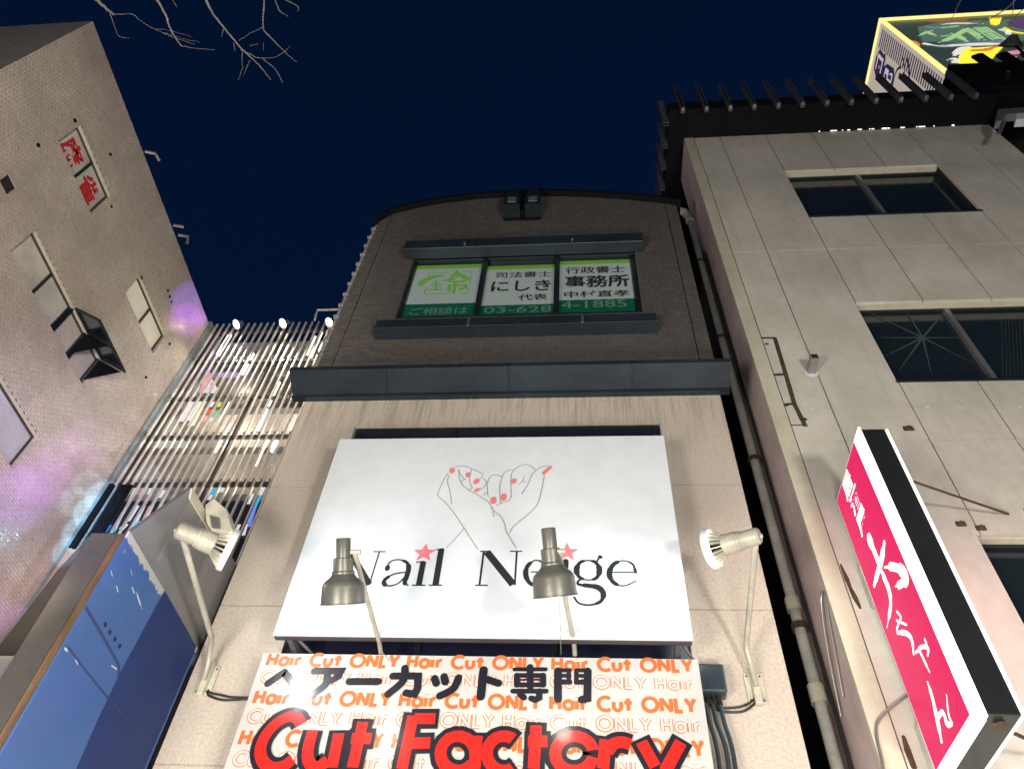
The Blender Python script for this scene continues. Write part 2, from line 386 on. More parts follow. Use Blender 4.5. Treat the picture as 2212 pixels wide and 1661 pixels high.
mb.prism([(Wx0, 4.0, Wz1), (Wx1, 4.0, Wz1)]+[(x, 4.0, z) for x, z in reversed([(Wx0, rz(Wx0))]+[r for r in roof if Wx0 < r[0] < Wx1]+[(Wx1, rz(Wx1))])], (0, .25, 0))
mb.build('upper_wall', 'tile_small', cb)
mb = MB(); mb.box(X0, X1, 4.27, 8, 6.95, 9.7); mb.build('wall_core', 'gap', cb)
mb = MB()
rr = [(x, z) for x, z in roof]; rr[0] = (-2.38, 9.69); rr[-1] = (1.2, 9.83)
for (a, za), (b, zb) in zip(rr, rr[1:]): mb.prism([(a, 3.93, za+.004), (b, 3.93, zb+.004), (b, 3.93, zb+.05), (a, 3.93, za+.05)], (0, 4.2, 0))
mb.build('roof', 'eave', cb)
# canted metal cornice
prof = [(3.999, 6.40), (3.94, 6.39), (3.94, 6.425), (3.74, 6.50), (3.74, 6.545), (3.999, 6.68)]
mb = MB(); mb.prism([(-2.42, y, z) for y, z in reversed(prof)], (3.62, 0, 0)); cor = mb.build('cornice', 'cornice', cb)
mb = MB()
for x in (-1.62, -.59, .42):
    mb.prism([(x, y-.006, z-.006) for y, z in ((3.94, 6.425), (3.74, 6.50), (3.74, 6.545), (3.76, 6.55), (3.95, 6.44))][::-1], (.022, 0, 0))
pieces(mb, 'seam', 'frame_dark', cor)
# lintel / sill
mb = MB(); mb.box(-1.86, .69, 3.865, 3.999, 8.775, 8.955); hd = mb.build('window_header', 'cornice', cb, bevel=.006)
mb = MB(); mb.box(-1.88, .70, 3.87, 3.999, 7.295, 7.42); mb.box(-1.89, .71, 3.86, 3.998, 7.28, 7.294); si = mb.build('window_sill', 'cornice', cb, bevel=.004)
mb = MB()
for x in (-1.02, .02): mb.box(x, x+.03, 3.85, 3.86, 7.28, 7.41)
pieces(mb, 'clip', 'steel', si)
mb = MB()
for x in (-1.2, -.05): mb.lathe((x, 3.862, 8.82), (0, -1, 0), [(0, .012), (.03, .01), (.03, 0)], 8)
pieces(mb, 'bolt', 'steel', hd)
# window frame (three lights)
wf = MB(); fx = [Wx0, -.985, -.215, Wx1]
wf.box(Wx0, Wx1, 4.03, 4.12, Wz1-.15, Wz1-.002); wf.box(Wx0, Wx1, 4.03, 4.12, Wz0+.002, Wz0+.07)
wf.box(Wx0+.001, Wx0+.035, 4.035, 4.12, Wz0+.07, Wz1-.15); wf.box(Wx1-.045, Wx1-.001, 4.035, 4.12, Wz0+.07, Wz1-.15)
for x in fx[1:3]: wf.box(x-.028, x+.028, 4.02, 4.12, Wz0+.07, Wz1-.15)
wfo = wf.build('window', 'frame_dark', cb, bevel=.004)
mb = MB()
for a, b in zip(fx, fx[1:]): mb.box(a+.04, b-.04, 4.095, 4.10, Wz0+.07, Wz1-.15)
pieces(mb, 'pane', 'glass_dark', wfo)
mb = MB(); mb.box(HO[0]+.001, HO[1]-.001, 4.05, 4.249, HO[2]+.001, HO[3]-.001); ow = mb.build('covered_window', 'navy', cb)
mb = MB()
for x in (HO[0]+.02, -1.02, -.2, HO[1]-.06): mb.box(x, x+.04, 4.03, 4.049, HO[2]+.01, HO[3]-.05)
mb.box(HO[0]+.01, HO[1]-.01, 4.025, 4.049, HO[3]-.05, HO[3]-.01); mb.build('frame', 'frame_dark', ow)
# side conduit with clips up the left edge of the upper wall
cd = thing('edge_conduit', 'pale conduit with evenly spaced clips up the left edge of the dark upper floor', 'conduit', (-2.38, 4.03, 6.7))
mb = MB(); mb.tube([(-2.37, 4.03, 6.7), (-2.37, 4.03, 9.62), (-2.34, 4.03, 9.68)], .018, 8); mb.build('pipe', 'galv', cd, True)
mb = MB()
for k in range(14): mb.box(-2.405, -2.35, 4.01, 4.055, 6.9+k*.205, 6.93+k*.205)
pieces(mb, 'clip', 'galv', cd)
mb = MB(); mb.tube([(-2.38, 4.05, 7.9), (-2.62, 4.05, 7.9), (-2.6, 4.05, 7.72)], .012, 6)
tag(mb.build('wall_bracket', 'galv'), 'small bent metal bracket sticking out left of the dark tiled upper floor', 'bracket')
# ---- window signs (three)
WS = [(-1.735, -1.01, 'window poster with a leaf green brush emblem, left of the three'),
      (-.96, -.245, 'green and white window poster with three large black hiragana, middle of the three'),
      (-.19, .55, 'green and white window poster reading 事務所 in black, right of the three')]
M['poster_w'] = emit('poster_white', (.52, .62, .6), .17, (.24, .28, .265)); M['poster_lg'] = emit('poster_lime', (.18, .46, .03), .22, (.10, .22, .04))
M['poster_dg'] = emit('poster_green', (0, .16, .09), .12, (.006, .07, .04)); M['poster_txt'] = emit('poster_text', (.1, .3, .2), .05, (.12, .22, .17)); M['leaf'] = emit('leaf_green', (.14, .45, .03), .26, (.10, .26, .04))
PW = Plane('-y', 4.078)
for k, (a, b, lab) in enumerate(WS):
    zt = 8.775 if k != 1 else 8.715
    w = thing('window_poster', lab, 'poster', ((a+b)/2, 4.08, 7.75), 'posters in the office window')
    zd = zt-.77
    mb = MB(); mb.box(a, b, 4.08, 4.09, zd, zt-.075); mb.build('sheet', 'poster_w', w)
    mb = MB(); mb.box(a, b, 4.0795, 4.09, zt-.074, zt); mb.build('top_band', 'poster_lg', w)
    mb = MB(); mb.box(a, b, 4.0795, 4.09, 7.72, zd-.001); mb.build('bottom_band', 'poster_dg', w)
    if k == 0:
        text('lettering', 'ご相談は', PW, .003, a+.06, b-.08, 7.80, 7.93, 'poster_txt', w, .012)
        I = Ink(PW, .003)
        z = zz(1300, 650, .3617)
        I.px(z, [(760, 1165), (800, 1120), (900, 1080), (990, 1065)], [.05, .075, .065, .04])
        I.px(z, [(860, 1110), (855, 1040), (1060, 1030)], .012, False); I.px(z, [(1200, 1025), (1300, 1020), (1275, 1140)], .012, False)
        I.px(z, [(830, 1190), (800, 1255), (1060, 1250)], .014, False); I.px(z, [(1170, 1250), (1250, 1250), (1265, 1190)], .012, False)
        I.px(z, [(880, 1160), (985, 1155)], .02); I.px(z, [(930, 1120), (925, 1215)], .02); I.px(z, [(860, 1215), (990, 1210)], .025)
        I.px(z, [(890, 1185), (975, 1185)], .012)
        I.px(z, [(1000, 1115), (1070, 1110), (1150, 1080)], [.02, .04, .02]); I.px(z, [(1140, 1020), (1150, 1060)], .04)
        I.px(z, [(1070, 1090), (1150, 1050), (1250, 1100)], [.03, .06, .06]); I.px(z, [(1080, 1130), (1230, 1125)], .035)
        I.px(z, [(1060, 1220), (1065, 1165), (1240, 1165), (1235, 1190), (1190, 1200)], [.03, .03, .03, .06], False); I.px(z, [(1125, 1140), (1110, 1245)], .032)
        I.build('emblem', 'leaf', w)
    elif k == 1:
        text('lettering', '司法書士', PW, .003, a+.10, b-.03, 8.46, 8.575, 'ink', w, .012)
        text('lettering', 'にしき', PW, .003, a+.07, b-.03, 8.19, 8.40, 'ink', w, .02)
        text('lettering', '代表', PW, .003, a+.36, b-.06, 8.015, 8.13, 'ink', w, .016)
        text('lettering', '03-628', PW, .003, a+.03, b-.015, 7.80, 7.91, 'poster_txt', w, .006)
    else:
        text('lettering', '行政書士', PW, .003, a+.06, b-.06, 8.50, 8.64, 'ink', w, .016)
        text('lettering', '事務所', PW, .003, a+.055, b-.03, 8.22, 8.46, 'ink', w, .026)
        text('lettering', '中村直孝', PW, .003, a+.05, b-.04, 8.04, 8.16, 'ink', w, .016)
        text('lettering', '4-1885', PW, .003, a+.02, b-.08, 7.85, 7.98, 'poster_txt', w, .006)
# ---- twin fixture on the gable
tf = thing('twin_wall_lantern', 'unlit dark twin lantern fixed high under the curved roof', 'lamp', (-.62, 4, 9.6))
mb = MB(); mb.box(-.84, -.41, 3.97, 3.999, 9.60, 9.64); mb.box(-.66, -.58, 3.9, 3.999, 9.66, 9.9); mb.build('bracket', 'eave', tf)
for x in (-.74, -.50):
    mb = MB(); mb.prism([(x-.09, 3.8, 9.62), (x+.09, 3.8, 9.62), (x+.085, 3.8, 9.86), (x+.03, 3.8, 10.08), (x-.03, 3.8, 10.08), (x-.085, 3.8, 9.86)], (0, .19, 0)); b_ = mb.build('shade', 'frame_dark', tf)
    mb = MB(); mb.box(x-.05, x+.05, 3.794, 3.8, 9.68, 9.8); mb.build('lens', 'alu', b_)
# ================================================================== NAIL SIGN
Yn = 3.70
ns = thing('white_shop_sign', 'large white nail salon signboard with a line drawing of two hands', 'sign', (-.6, Yn, 3.98))
pN = Plane('-y', Yn)
a0, a1, b0, b1 = -1.76, .585, 3.98, 5.605
mb = MB(); mb.box(a0, a1, Yn, Yn+.012, b0, b1); mb.build('board', 'white_board', ns)
mb = MB(); mb.box(a0, a1, Yn+.0125, Yn+.055, b0+.001, b0+.03); mb.box(a0, a1, Yn+.0125, Yn+.055, b1-.03, b1-.001)
mb.box(a0+.001, a0+.03, Yn+.0125, Yn+.055, b0+.03, b1-.03); mb.box(a1-.03, a1-.001, Yn+.0125, Yn+.055, b0+.03, b1-.03)
mb.build('frame', 'board_edge', ns)
mb = MB()
for x in (-1.70, .50):
    mb.box(x, x+.03, Yn+.056, 3.999, b0+.01, b0+.05); mb.box(x, x+.03, Yn+.056, 3.999, b1-.06, b1-.02)
    mb.tube([(x+.015, Yn+.07, b0+.06), (x+.13, 3.98, b0+.02)], .01, 6)
pieces(mb, 'bracket', 'alu', ns)
zN = zz(1000, 1950, .4521); zG = zz(1900, 1950, .4521); zH = zz(1250, 1700, .4069)
I = Ink(pN, .0012); T_ = .009
for q, w in (([(665, 265), (620, 540)], T_), ([(690, 265), (850, 535)], .042), ([(935, 265), (850, 540)], T_), ([(885, 262), (985, 262)], T_), ([(620, 262), (700, 262)], T_), ([(570, 540), (670, 540)], T_),
             ([(1240, 350), (1310, 342)], T_), ([(1300, 345), (1262, 540)], .036), ([(1205, 541), (1315, 541)], T_),
             ([(1405, 248), (1465, 236)], T_), ([(1450, 240), (1400, 540)], .038), ([(1345, 541), (1455, 541)], T_),
             ([(1800, 265), (1765, 540)], .012), ([(1825, 262), (2045, 535)], .046), ([(2075, 262), (2058, 540)], .011), ([(1770, 259), (1850, 259)], T_), ([(2020, 259), (2120, 259)], T_), ([(1730, 541), (1835, 541)], T_)):
    I.px(zN, q, w, False, False)
I.px(zN, [(1000, 405), (1020, 350), (1090, 328), (1160, 350), (1178, 400), (1160, 470), (1145, 520), (1170, 540)], [.03, .01, .01, .02, .032, .032, .026, .01])
I.px(zN, [(1160, 432), (1060, 447), (985, 490), (975, 530), (1020, 546), (1090, 525), (1140, 480)], [.01, .012, .024, .028, .012, .01, .012])
I.px(zG, [(205, 430), (330, 430)], T_, False); I.px(zG, [(330, 430), (300, 355), (235, 335), (175, 380), (158, 450), (190, 520), (260, 545), (330, 505)], [.02, .014, .01, .026, .032, .026, .01, .01])
I.px(zG, [(490, 342), (478, 540)], .036, False); I.px(zG, [(430, 541), (530, 541)], T_, False, False)
I.px(zG, [(675, 335), (740, 352), (770, 415), (745, 480), (675, 497), (605, 475), (580, 415), (610, 352), (675, 335)], [.01, .022, .034, .022, .01, .022, .034, .022, .01])
I.px(zG, [(735, 365), (760, 325), (775, 308)], [.01, .012, .03]); I.px(zG, [(625, 485), (592, 510), (600, 535), (680, 545), (760, 560), (803, 610), (780, 675), (690, 705), (600, 690), (560, 640)], [.01, .014, .018, .03, .036, .032, .02, .012, .012, .012])
I.px(zG, [(862, 433), (1070, 433)], T_, False); I.px(zG, [(1070, 433), (1045, 365), (970, 336), (890, 365), (852, 440), (885, 515), (970, 545), (1075, 505)], [.02, .014, .01, .028, .034, .026, .01, .009])
I.build('lettering', 'ink', ns)
I = Ink(pN, .0012)
for c in ((zN, 1310, 272), (zG, 500, 267)):
    ca, cb_ = pN.px(*c[0](c[1], c[2])); r = .075
    I.poly([(ca+(r if k % 2 == 0 else r*.42)*math.sin(math.pi*k/5), cb_+(r if k % 2 == 0 else r*.42)*math.cos(math.pi*k/5)) for k in range(10)])
pieces(I.mb, 'red_star', 'nailred', ns)
I = Ink(pN, .0012)
for q in ([(1060, 180), (1010, 260), (965, 370), (975, 400), (1040, 460), (1120, 560), (1200, 680), (1270, 790), (1330, 880)], [(1070, 200), (1052, 260), (1075, 350), (1090, 465)],
          [(1125, 125), (1200, 115), (1270, 140), (1370, 185), (1380, 200), (1360, 235)], [(1275, 140), (1255, 235), (1265, 290), (1285, 320)],
          [(1160, 150), (1160, 220), (1190, 290), (1250, 340), (1340, 390), (1430, 450), (1470, 520), (1540, 580), (1580, 650), (1590, 710), (1630, 780), (1690, 880)],
          [(1150, 160), (1200, 230), (1225, 245)], [(1385, 235), (1410, 265), (1390, 310), (1340, 340)], [(1425, 400), (1420, 280), (1450, 215), (1500, 200), (1550, 215)],
          [(1540, 460), (1535, 300), (1570, 190), (1620, 155), (1665, 155)], [(1640, 400), (1640, 200), (1700, 130), (1770, 105), (1830, 125), (1865, 165)],
          [(1865, 165), (1830, 200), (1790, 290), (1735, 380)], [(1865, 165), (1920, 125), (1985, 115)], [(1945, 200), (1920, 340), (1880, 470), (1800, 560), (1700, 640), (1650, 690), (1620, 740)],
          [(1205, 690), (1120, 790), (1040, 870)], [(1465, 490), (1480, 585)], [(1500, 480), (1560, 455), (1620, 430), (1645, 390)], [(1700, 290), (1740, 260), (1760, 210)],
          [(1385, 385), (1405, 365), (1425, 370)], [(1250, 340), (1280, 320)], [(1200, 240), (1180, 270)], [(1740, 260), (1775, 268)]):
    I.px(zH, q, .0062, True, False)
I.build('hand_drawing', 'ink_grey', ns)
I = Ink(pN, .003)
for x, y, rx, ry, ro in ((1095, 160, .02, .028, .1), (1240, 200, .017, .025, 0), (1320, 260, .019, .028, -.5), (1325, 340, .014, .024, -.9), (1475, 435, .021, .034, 0), (1570, 405, .02, .034, 0), (1663, 258, .019, .026, -.15)):
    I.blob(pN.px(*zH(x, y)), rx, ry, ro)
I.px(zH, [(1940, 185), (2000, 130)], .026, False)
pieces(I.mb, 'painted_nail', 'nailred', ns)
# ================================================================== HAIR CUT SIGN
Yc = 3.80
cs = thing('hair_cut_sign', 'white signboard covered in orange Hair Cut ONLY lines with big red black-edged letters', 'sign', (-.6, Yc, 2.7))
pC = Plane('-y', Yc)
c0, c1, ct = -1.825, .612, 3.925
mb = MB(); mb.box(c0, c1, Yc, Yc+.05, 2.66, ct); mb.build('board', 'white_glossy', cs)
def yb(v): return pC.px(1040, v)[1]
rows = [(1418.5, 1443, 'Hair Cut ONLY Hair Cut ONLY Hair Cut ONLY', 570, 1500, 0), (1456, 1482, 'Cut ONLY Hair Cut ONLY Hair Cut ONLY Hair', 555, 1502, 1),
        (1501, 1528, 'Hair Cut ONLY Hair Cut ONLY Hair Cut ONLY', 540, 1508, 0), (1542, 1572, 'Cut ONLY Hair Cut ONLY Hair Cut ONLY Hair', 525, 1519, 1),
        (1589, 1620, 'Hair Cut ONLY Hair Cut ONLY Hair Cut ONLY', 507, 1525, 0), (1636, 1668, 'Cut ONLY Hair Cut ONLY Hair Cut ONLY Hair', 492, 1532, 1)]
IO = Ink(pC, .0008); IL = Ink(pC, .0008); IF = Ink(pC, .0027)
for v0, v1, s_, u0, u1, k in rows:
    zt, zb = yb(v0), yb(v1); xa = pC.px(u0, v1)[0]+.012; xb = pC.px(u1, v1)[0]-.012
    if not k: row(IO, s_, xa, xb, zb, zt, .0205)
    else: row(IL, s_, xa, xb, zb+.004, zt-.004, .021); row(IF, s_, xa, xb, zb+.004, zt-.004, .0125)
IO.build('orange_lettering', 'orange', cs); IL.build('outline_lettering', 'outl', cs); IF.build('outline_fill', 'outl_fill', cs)
z5 = zz(800, 2400, .4521); z6 = zz(1700, 2400, .4521)
I = Ink(pC, .0046); W_ = .042
I.px(z5, [(455, 360), (575, 278), (600, 282), (690, 400)], W_); I.px(z5, [(840, 258), (1060, 258), (1040, 300), (985, 335)], W_, False); I.px(z5, [(945, 300), (930, 370), (815, 455)], W_)
I.px(z5, [(1130, 345), (1370, 345)], W_)
I.px(z5, [(1490, 300), (1700, 300), (1695, 400), (1670, 450), (1600, 440)], W_, False); I.px(z5, [(1590, 235), (1575, 340), (1450, 450)], W_)
I.px(z5, [(1835, 320), (1850, 360)], W_); I.px(z5, [(1915, 305), (1925, 350)], W_); I.px(z5, [(2035, 315), (1990, 405), (1880, 465)], W_)
I.px(z6, [(252, 250), (228, 470)], W_+.004); I.px(z6, [(262, 322), (375, 360)], W_)
for q, w in (([(510, 245), (765, 245)], .024), ([(525, 296), (745, 296)], .028), ([(525, 330), (745, 330)], .012), ([(525, 372), (745, 372)], .028), ([(528, 296), (528, 372)], .034), ([(745, 296), (745, 372)], .034), ([(637, 225), (637, 385)], .036),
             ([(495, 425), (770, 425)], .028), ([(713, 425), (713, 480), (680, 497), (648, 485)], .034), ([(555, 452), (585, 478)], .034), ([(640, 385), (640, 425)], .03),
             ([(868, 258), (868, 492)], .042), ([(868, 252), (965, 252)], .024), ([(868, 298), (965, 298)], .022), ([(868, 350), (965, 350)], .03), ([(958, 252), (958, 350)], .024),
             ([(1115, 258), (1112, 485), (1065, 495)], .042), ([(1020, 252), (1115, 252)], .024), ([(1020, 298), (1115, 298)], .022), ([(1020, 350), (1115, 350)], .03), ([(1020, 252), (1020, 350)], .024)):
    I.px(z6, q, w, False)
I.build('black_lettering', 'black', cs)
IB = Ink(pC, .0066); IR = Ink(pC, .0086)
BO, BI = .108, .058
def big(z, pts, sm=True):
    IB.px(z, pts, BO, sm, False)
    q = [pC.px(*z(*p)) for p in pts]; q = smooth_pts(q) if sm else q
    def trim(q):
        q = list(q); d = Vector(q[0])-Vector(q[1]); L = d.length
        if L > .02: q[0] = tuple(Vector(q[0])-d/L*.018)
        d = Vector(q[-1])-Vector(q[-2]); L = d.length
        if L > .02: q[-1] = tuple(Vector(q[-1])-d/L*.018)
        return q
    IR.ribbon(trim(q), BI, False)
big(z5, [(730, 700), (700, 650), (630, 640), (530, 690), (440, 790), (395, 900), (410, 1000), (480, 1060), (580, 1050), (660, 990)])
big(z5, [(830, 750), (790, 900), (795, 1010), (860, 1060), (950, 1000)]); big(z5, [(1050, 750), (980, 1090)], False)
big(z5, [(1250, 655), (1150, 1090)], False); big(z5, [(1120, 820), (1340, 820)], False)
big(z5, [(1665, 605), (1560, 1100)], False); big(z5, [(1640, 655), (1870, 655)], False); big(z5, [(1600, 860), (1830, 855)], False)
q6 = [(40+145*math.cos(R_(a)), 945+145*math.sin(R_(a))) for a in range(20, 381, 20)]
big(z6, q6, False); big(z6, [(200, 770), (175, 1100)], False)
big(z6, [(420+140*math.cos(R_(a)), 945+145*math.sin(R_(a))) for a in range(-45, -316, -18)], False)
big(z6, [(690, 685), (665, 1100)], False); big(z6, [(590, 845), (810, 845)], False)
big(z6, [(1005+160*math.cos(R_(a)), 945+145*math.sin(R_(a))) for a in range(0, 361, 20)], False)
big(z6, [(1265, 800), (1240, 1100)], False); big(z6, [(1280, 930), (1330, 865), (1400, 850), (1470, 870)])
big(z6, [(1545, 820), (1690, 1080)], False); big(z6, [(1900, 825), (1740, 1120)], False)
IB.build('big_letter_outline', 'black', cs); IR.build('big_letter_fill', 'red', cs)
# ================================================================== SPOTLIGHTS
def hooded(lab, top, bot, arm, hit):
    t = thing('hooded_spotlight', lab, 'spotlight', arm[0], 'spotlights over the shop signs')
    ax = (bot-top).normalized(); L = (bot-top).length
    mb = MB(); mb.lathe(top, ax, [(0, 0), (0, .033), (.004, .036), (.30*L, .036), (.31*L, .048), (.33*L, .049), (.50*L, .050), (.52*L, .056), (.55*L, .056)], 32); mb.build('socket', 'lampgrey', t, True)
    mb = MB(); mb.lathe(top+ax*(.55*L), ax, [(0, .054), (.05*L, .066), (.10*L, .088), (.14*L, .098), (.18*L, .103), (.43*L, .108), (.44*L, .112), (.45*L, .112), (.45*L, .104), (.2*L, .098), (.1*L, .06), (.1*L, 0)], 36); mb.build('hood', 'lampgrey', t, True)
    mb = MB(); mb.tube(arm, .0135, 10); mb.build('arm', 'lampwhite', t, True)
    mb = MB(); mb.lathe(arm[-1]-Vector((.02, 0, 0)), (1, 0, 0), [(0, 0), (0, .012), (.05, .012), (.05, 0)], 10); mb.build('knob', 'lampwhite', t, True)
    bp = top+ax*(.86*L)
    mb = MB(); mb.lathe(bp, ax, [(0, 0), (0, .05), (.02, .055), (.045, .045), (.055, 0)], 20); mb.build('bulb', 'bulb', t, True)
    light('SPOT', 'spot_lamp', bp+ax*.075, HOOD_W, (1, .93, .80), hit, .045, 115, .6)
    return t
M['bulb'] = emit('bulb_glow', (1, .85, .6), 6)
HOOD_W, FLOOD_W = 3, 24
def tb(ut, vt, ub, vb, yt, yb_): return at(ut, vt, 'y', yt), at(ub, vb, 'y', yb_)
tp, bt = tb(742, 1162, 741, 1304, 2.93, 3.13)
hooded('dark hooded spotlight in front of the left end of the white signboard', tp, bt, [at(823, 1412, 'y', 3.84), at(819, 1385, 'y', 3.76), at(792, 1290, 'y', 3.3), at(766, 1192, 'y', 2.96)], (-1.15, 3.8, 3.55))
tp, bt = tb(1184, 1140, 1200, 1288, 2.93, 3.13)
hooded('dark hooded spotlight on a thin arm, covering a letter right of the signboard centre', tp, bt, [at(1242, 1414, 'y', 3.84), at(1239, 1380, 'y', 3.74), at(1223, 1302, 'y', 3.35), at(1208, 1190, 'y', 2.98)], (0.05, 3.8, 3.5))
def flood(lab, joint, ax, arm, plate, hit, hood=False, cable=None):
    t = thing('arm_floodlight', lab, 'floodlight', (plate[0], 4, plate[1]), 'spotlights over the shop signs')
    ax = Vector(ax).normalized(); o = Vector(joint)-ax*.02
    mb = MB(); mb.lathe(o, ax, [(0, 0), (.001, .036), (.008, .042), (.012, .046), (.105, .046), (.107, .052), (.125, .052), (.127, .056), (.205, .058), (.21, .0)], 30); mb.build('socket', 'lampwhite', t, True)
    mb = MB(); f0 = o+ax*.205
    u = ax.orthogonal().normalized(); w = ax.cross(u)
    for k in range(18):
        a = 2*math.pi*k/18; e = u*math.cos(a)+w*math.sin(a); tt = (-u*math.sin(a)+w*math.cos(a))*.0035
        p = [f0+e*.045, f0+e*.06, f0+ax*.05+e*.098, f0+ax*.065+e*.10, f0+ax*.065+e*.045]
        mb.prism([q-tt for q in p], tt*2)
    bl = mb.build('heat_sink', 'lampwhite', t)
    mb = MB(); mb.lathe(f0, ax, [(.002, .058), (.002, .0)], 20); mb.lathe(f0+ax*.004, ax, [(0, .044), (.055, .07)], 24); mb.build('heat_sink_core', 'eave', t, True)
    mb = MB(); mb.lathe(f0+ax*.06, ax, [(0, .1), (-.006, .104), (.0, .112), (.012, .115), (.03, .113), (.03, .105), (.012, .1), (.0, .1)], 36); mb.build('rim', 'rimwhite', t, True)
    mb = MB(); mb.lathe(f0+ax*.07, ax, [(0, 0), (0, .1)], 30); mb.build('lens', 'ledlens', t)
    mb = MB(); mb.tube(arm, .0165, 12); mb.build('arm', 'lampwhite', t, True)
    mb = MB(); j = arm[-1]; mb.lathe(j-Vector((.03, 0, 0)), (1, 0, 0), [(0, 0), (0, .014), (.02, .014), (.02, .022), (.04, .022), (.04, .014), (.06, .014), (.06, 0)], 12); mb.tube([j, o+ax*.05-Vector((0, 0, .04))], .012, 8); mb.build('joint', 'lampwhite', t, True)
    px_, pz = plate
    mb = MB(); mb.box(px_-.05, px_-.018, 3.985, 3.999, pz-.09, pz+.09); mb.box(px_+.018, px_+.05, 3.985, 3.999, pz-.09, pz+.09); mb.box(px_-.018, px_+.018, 3.955, 3.999, pz-.1, pz+.1)
    pl = mb.build('mounting_plate', 'cream', t, bevel=.003)
    mb = MB()
    for dx in (-.036, .036):
        for dz in (-.07, .07): mb.lathe((px_+dx, 3.985, pz+dz), (0, -1, 0), [(0, .006), (.004, .005), (.004, 0)], 8)
    pieces(mb, 'screw', 'board_edge', pl)
    light('SPOT', 'flood_lamp', f0+ax*.1, FLOOD_W, (.95, .98, 1), hit, .1, 120, .8)
    return t, f0, ax
M['rimwhite'] = flat('rim_white', (.8, .8, .78), .3, .3); M['ledlens'] = emit('led_lens', (1, .98, .92), 9)
pLx, pLz = -2.2, 3.86
jl = at(390, 1146, 'x', -2.08)
tl, f0, axl = flood('cream floodlight on a bent arm left of the white signboard', jl, (.80, .52, -.04), [(pLx, 3.95, 3.84), (pLx, 3.93, 3.93), (pLx+.01, 3.86, 4.0), (pLx+.03, 3.80, 4.02), jl], (pLx, pLz), (-1.45, 3.7, 4.2))
jr = at(1634, 1158, 'x', .93)
tr_, f1, axr = flood('cream floodlight on a bent arm right of the white signboard', jr, (-.80, .50, .10), [(.93, 3.95, 3.86), (.92, 3.93, 3.97), (.905, 3.90, 4.05), (.905, 3.86, 4.08), jr], (.93, 3.87), (.25, 3.7, 4.2))
# reflector flap behind left floodlight
mb = MB(); c = at(486, 1098, 'y', 3.42)
rp = thing('reflector_flap', 'pale angular reflector plate just behind the left cream floodlight', 'reflector', c)
pts = [at(u, v, 'y', 3.42) for u, v in ((442, 1090), (462, 1075), (490, 1100), (500, 1138), (492, 1150), (455, 1144), (446, 1128))]
mb.prism(pts, (.01, .09, -.0)); mb.build('plate', 'cream', rp, bevel=.006)
mb = MB(); mb.prism([at(u, v, 'y', 3.405) for u, v in ((452, 1112), (472, 1118), (474, 1140), (458, 1138))], (0, .012, 0)); mb.build('bracket', 'alu', rp)
def cable(name, pts, r, lab, m='cable', cat='cable'):
    mb = MB(); mb.tube(smooth_pts([tuple(p) for p in pts], 6), r, 8); return tag(mb.build(name, m, None, True), lab, cat)
def Y4(u, v, y=3.985): return tuple(at(u, v, 'y', y))
cable('power_cable', [Y4(449, 1490), Y4(455, 1496), Y4(475, 1500), Y4(500, 1505), Y4(550, 1506)], .0065, 'upper black cable from the left floodlight plate to the hair cut sign')
cable('power_cable', [Y4(447, 1492), Y4(452, 1502), Y4(478, 1511), Y4(505, 1511), Y4(550, 1508)], .0065, 'lower sagging black cable from the left floodlight plate to the hair cut sign')
cable('power_cable', [Y4(1633, 1497), Y4(1627, 1512), Y4(1600, 1526), Y4(1555, 1529), Y4(1540, 1524)], .0065, 'upper black cable from the right floodlight plate to the black junction box')
cable('power_cable', [Y4(1636, 1498), Y4(1632, 1516), Y4(1605, 1536), Y4(1560, 1536), Y4(1538, 1526)], .0065, 'lower sagging black cable from the right floodlight plate to the black junction box')
cable('thin_wire', [Y4(1209, 1300, 3.2), Y4(1210, 1350, 3.45), Y4(1212, 1414, 3.84)], .0016, 'hair thin wire hanging below the right hooded spotlight', 'ink_grey', 'wire')
cable('thin_wire', [Y4(823, 1405, 3.8), Y4(840, 1425, 3.79), Y4(850, 1433, 3.79)], .0018, 'short thin wire curling onto the top of the hair cut sign', 'ink_grey', 'wire')
cable('thin_wire', [Y4(418, 1060, 3.3), Y4(372, 1150, 3.1), Y4(338, 1215, 3.0)], .0025, 'straight thin wire crossing the grey slanted plate', 'galv', 'wire')
# junction box with corrugated conduits
jb = thing('junction_box', 'glossy black junction box at the right edge of the hair cut sign', 'junction box', (.68, 4, 3.7))
mb = MB(); mb.box(.60, .765, 3.90, 3.999, 3.80, 3.965); mb.build('box', 'boxblack', jb, bevel=.012)
mb = MB()
for x in (.63, .66, .69, .72): mb.lathe((x, 3.95, 3.80), (0, 0, -1), [(0, .012), (.03, .012), (.03, .016), (.05, .016), (.05, .0)], 10)
pieces(mb, 'cable_gland', 'cable', jb, smooth=True)
for k, (x, dx, lab) in enumerate(((.645, .035, 'leftmost black conduit hanging under the junction box'), (.68, .05, 'middle black conduit hanging under the junction box'), (.72, .04, 'rightmost black conduit hanging under the junction box'))):
    pts = smooth_pts([(x, 3.95, 3.76), (x+.004, 3.94, 3.65), (x+dx*.5, 3.94, 3.55), (x+dx*.6, 3.94, 3.45), (x+dx*.3, 3.94, 3.36), (x-.06, 3.94, 3.29), (x-.12, 3.96, 3.22)], 14)
    mb = MB(); mb.tube(pts, [.011+.0022*(i % 2) for i in range(len(pts))], 10); tag(mb.build('corrugated_conduit', 'boxblack', None, True), lab, 'conduit', 'conduits under the junction box')
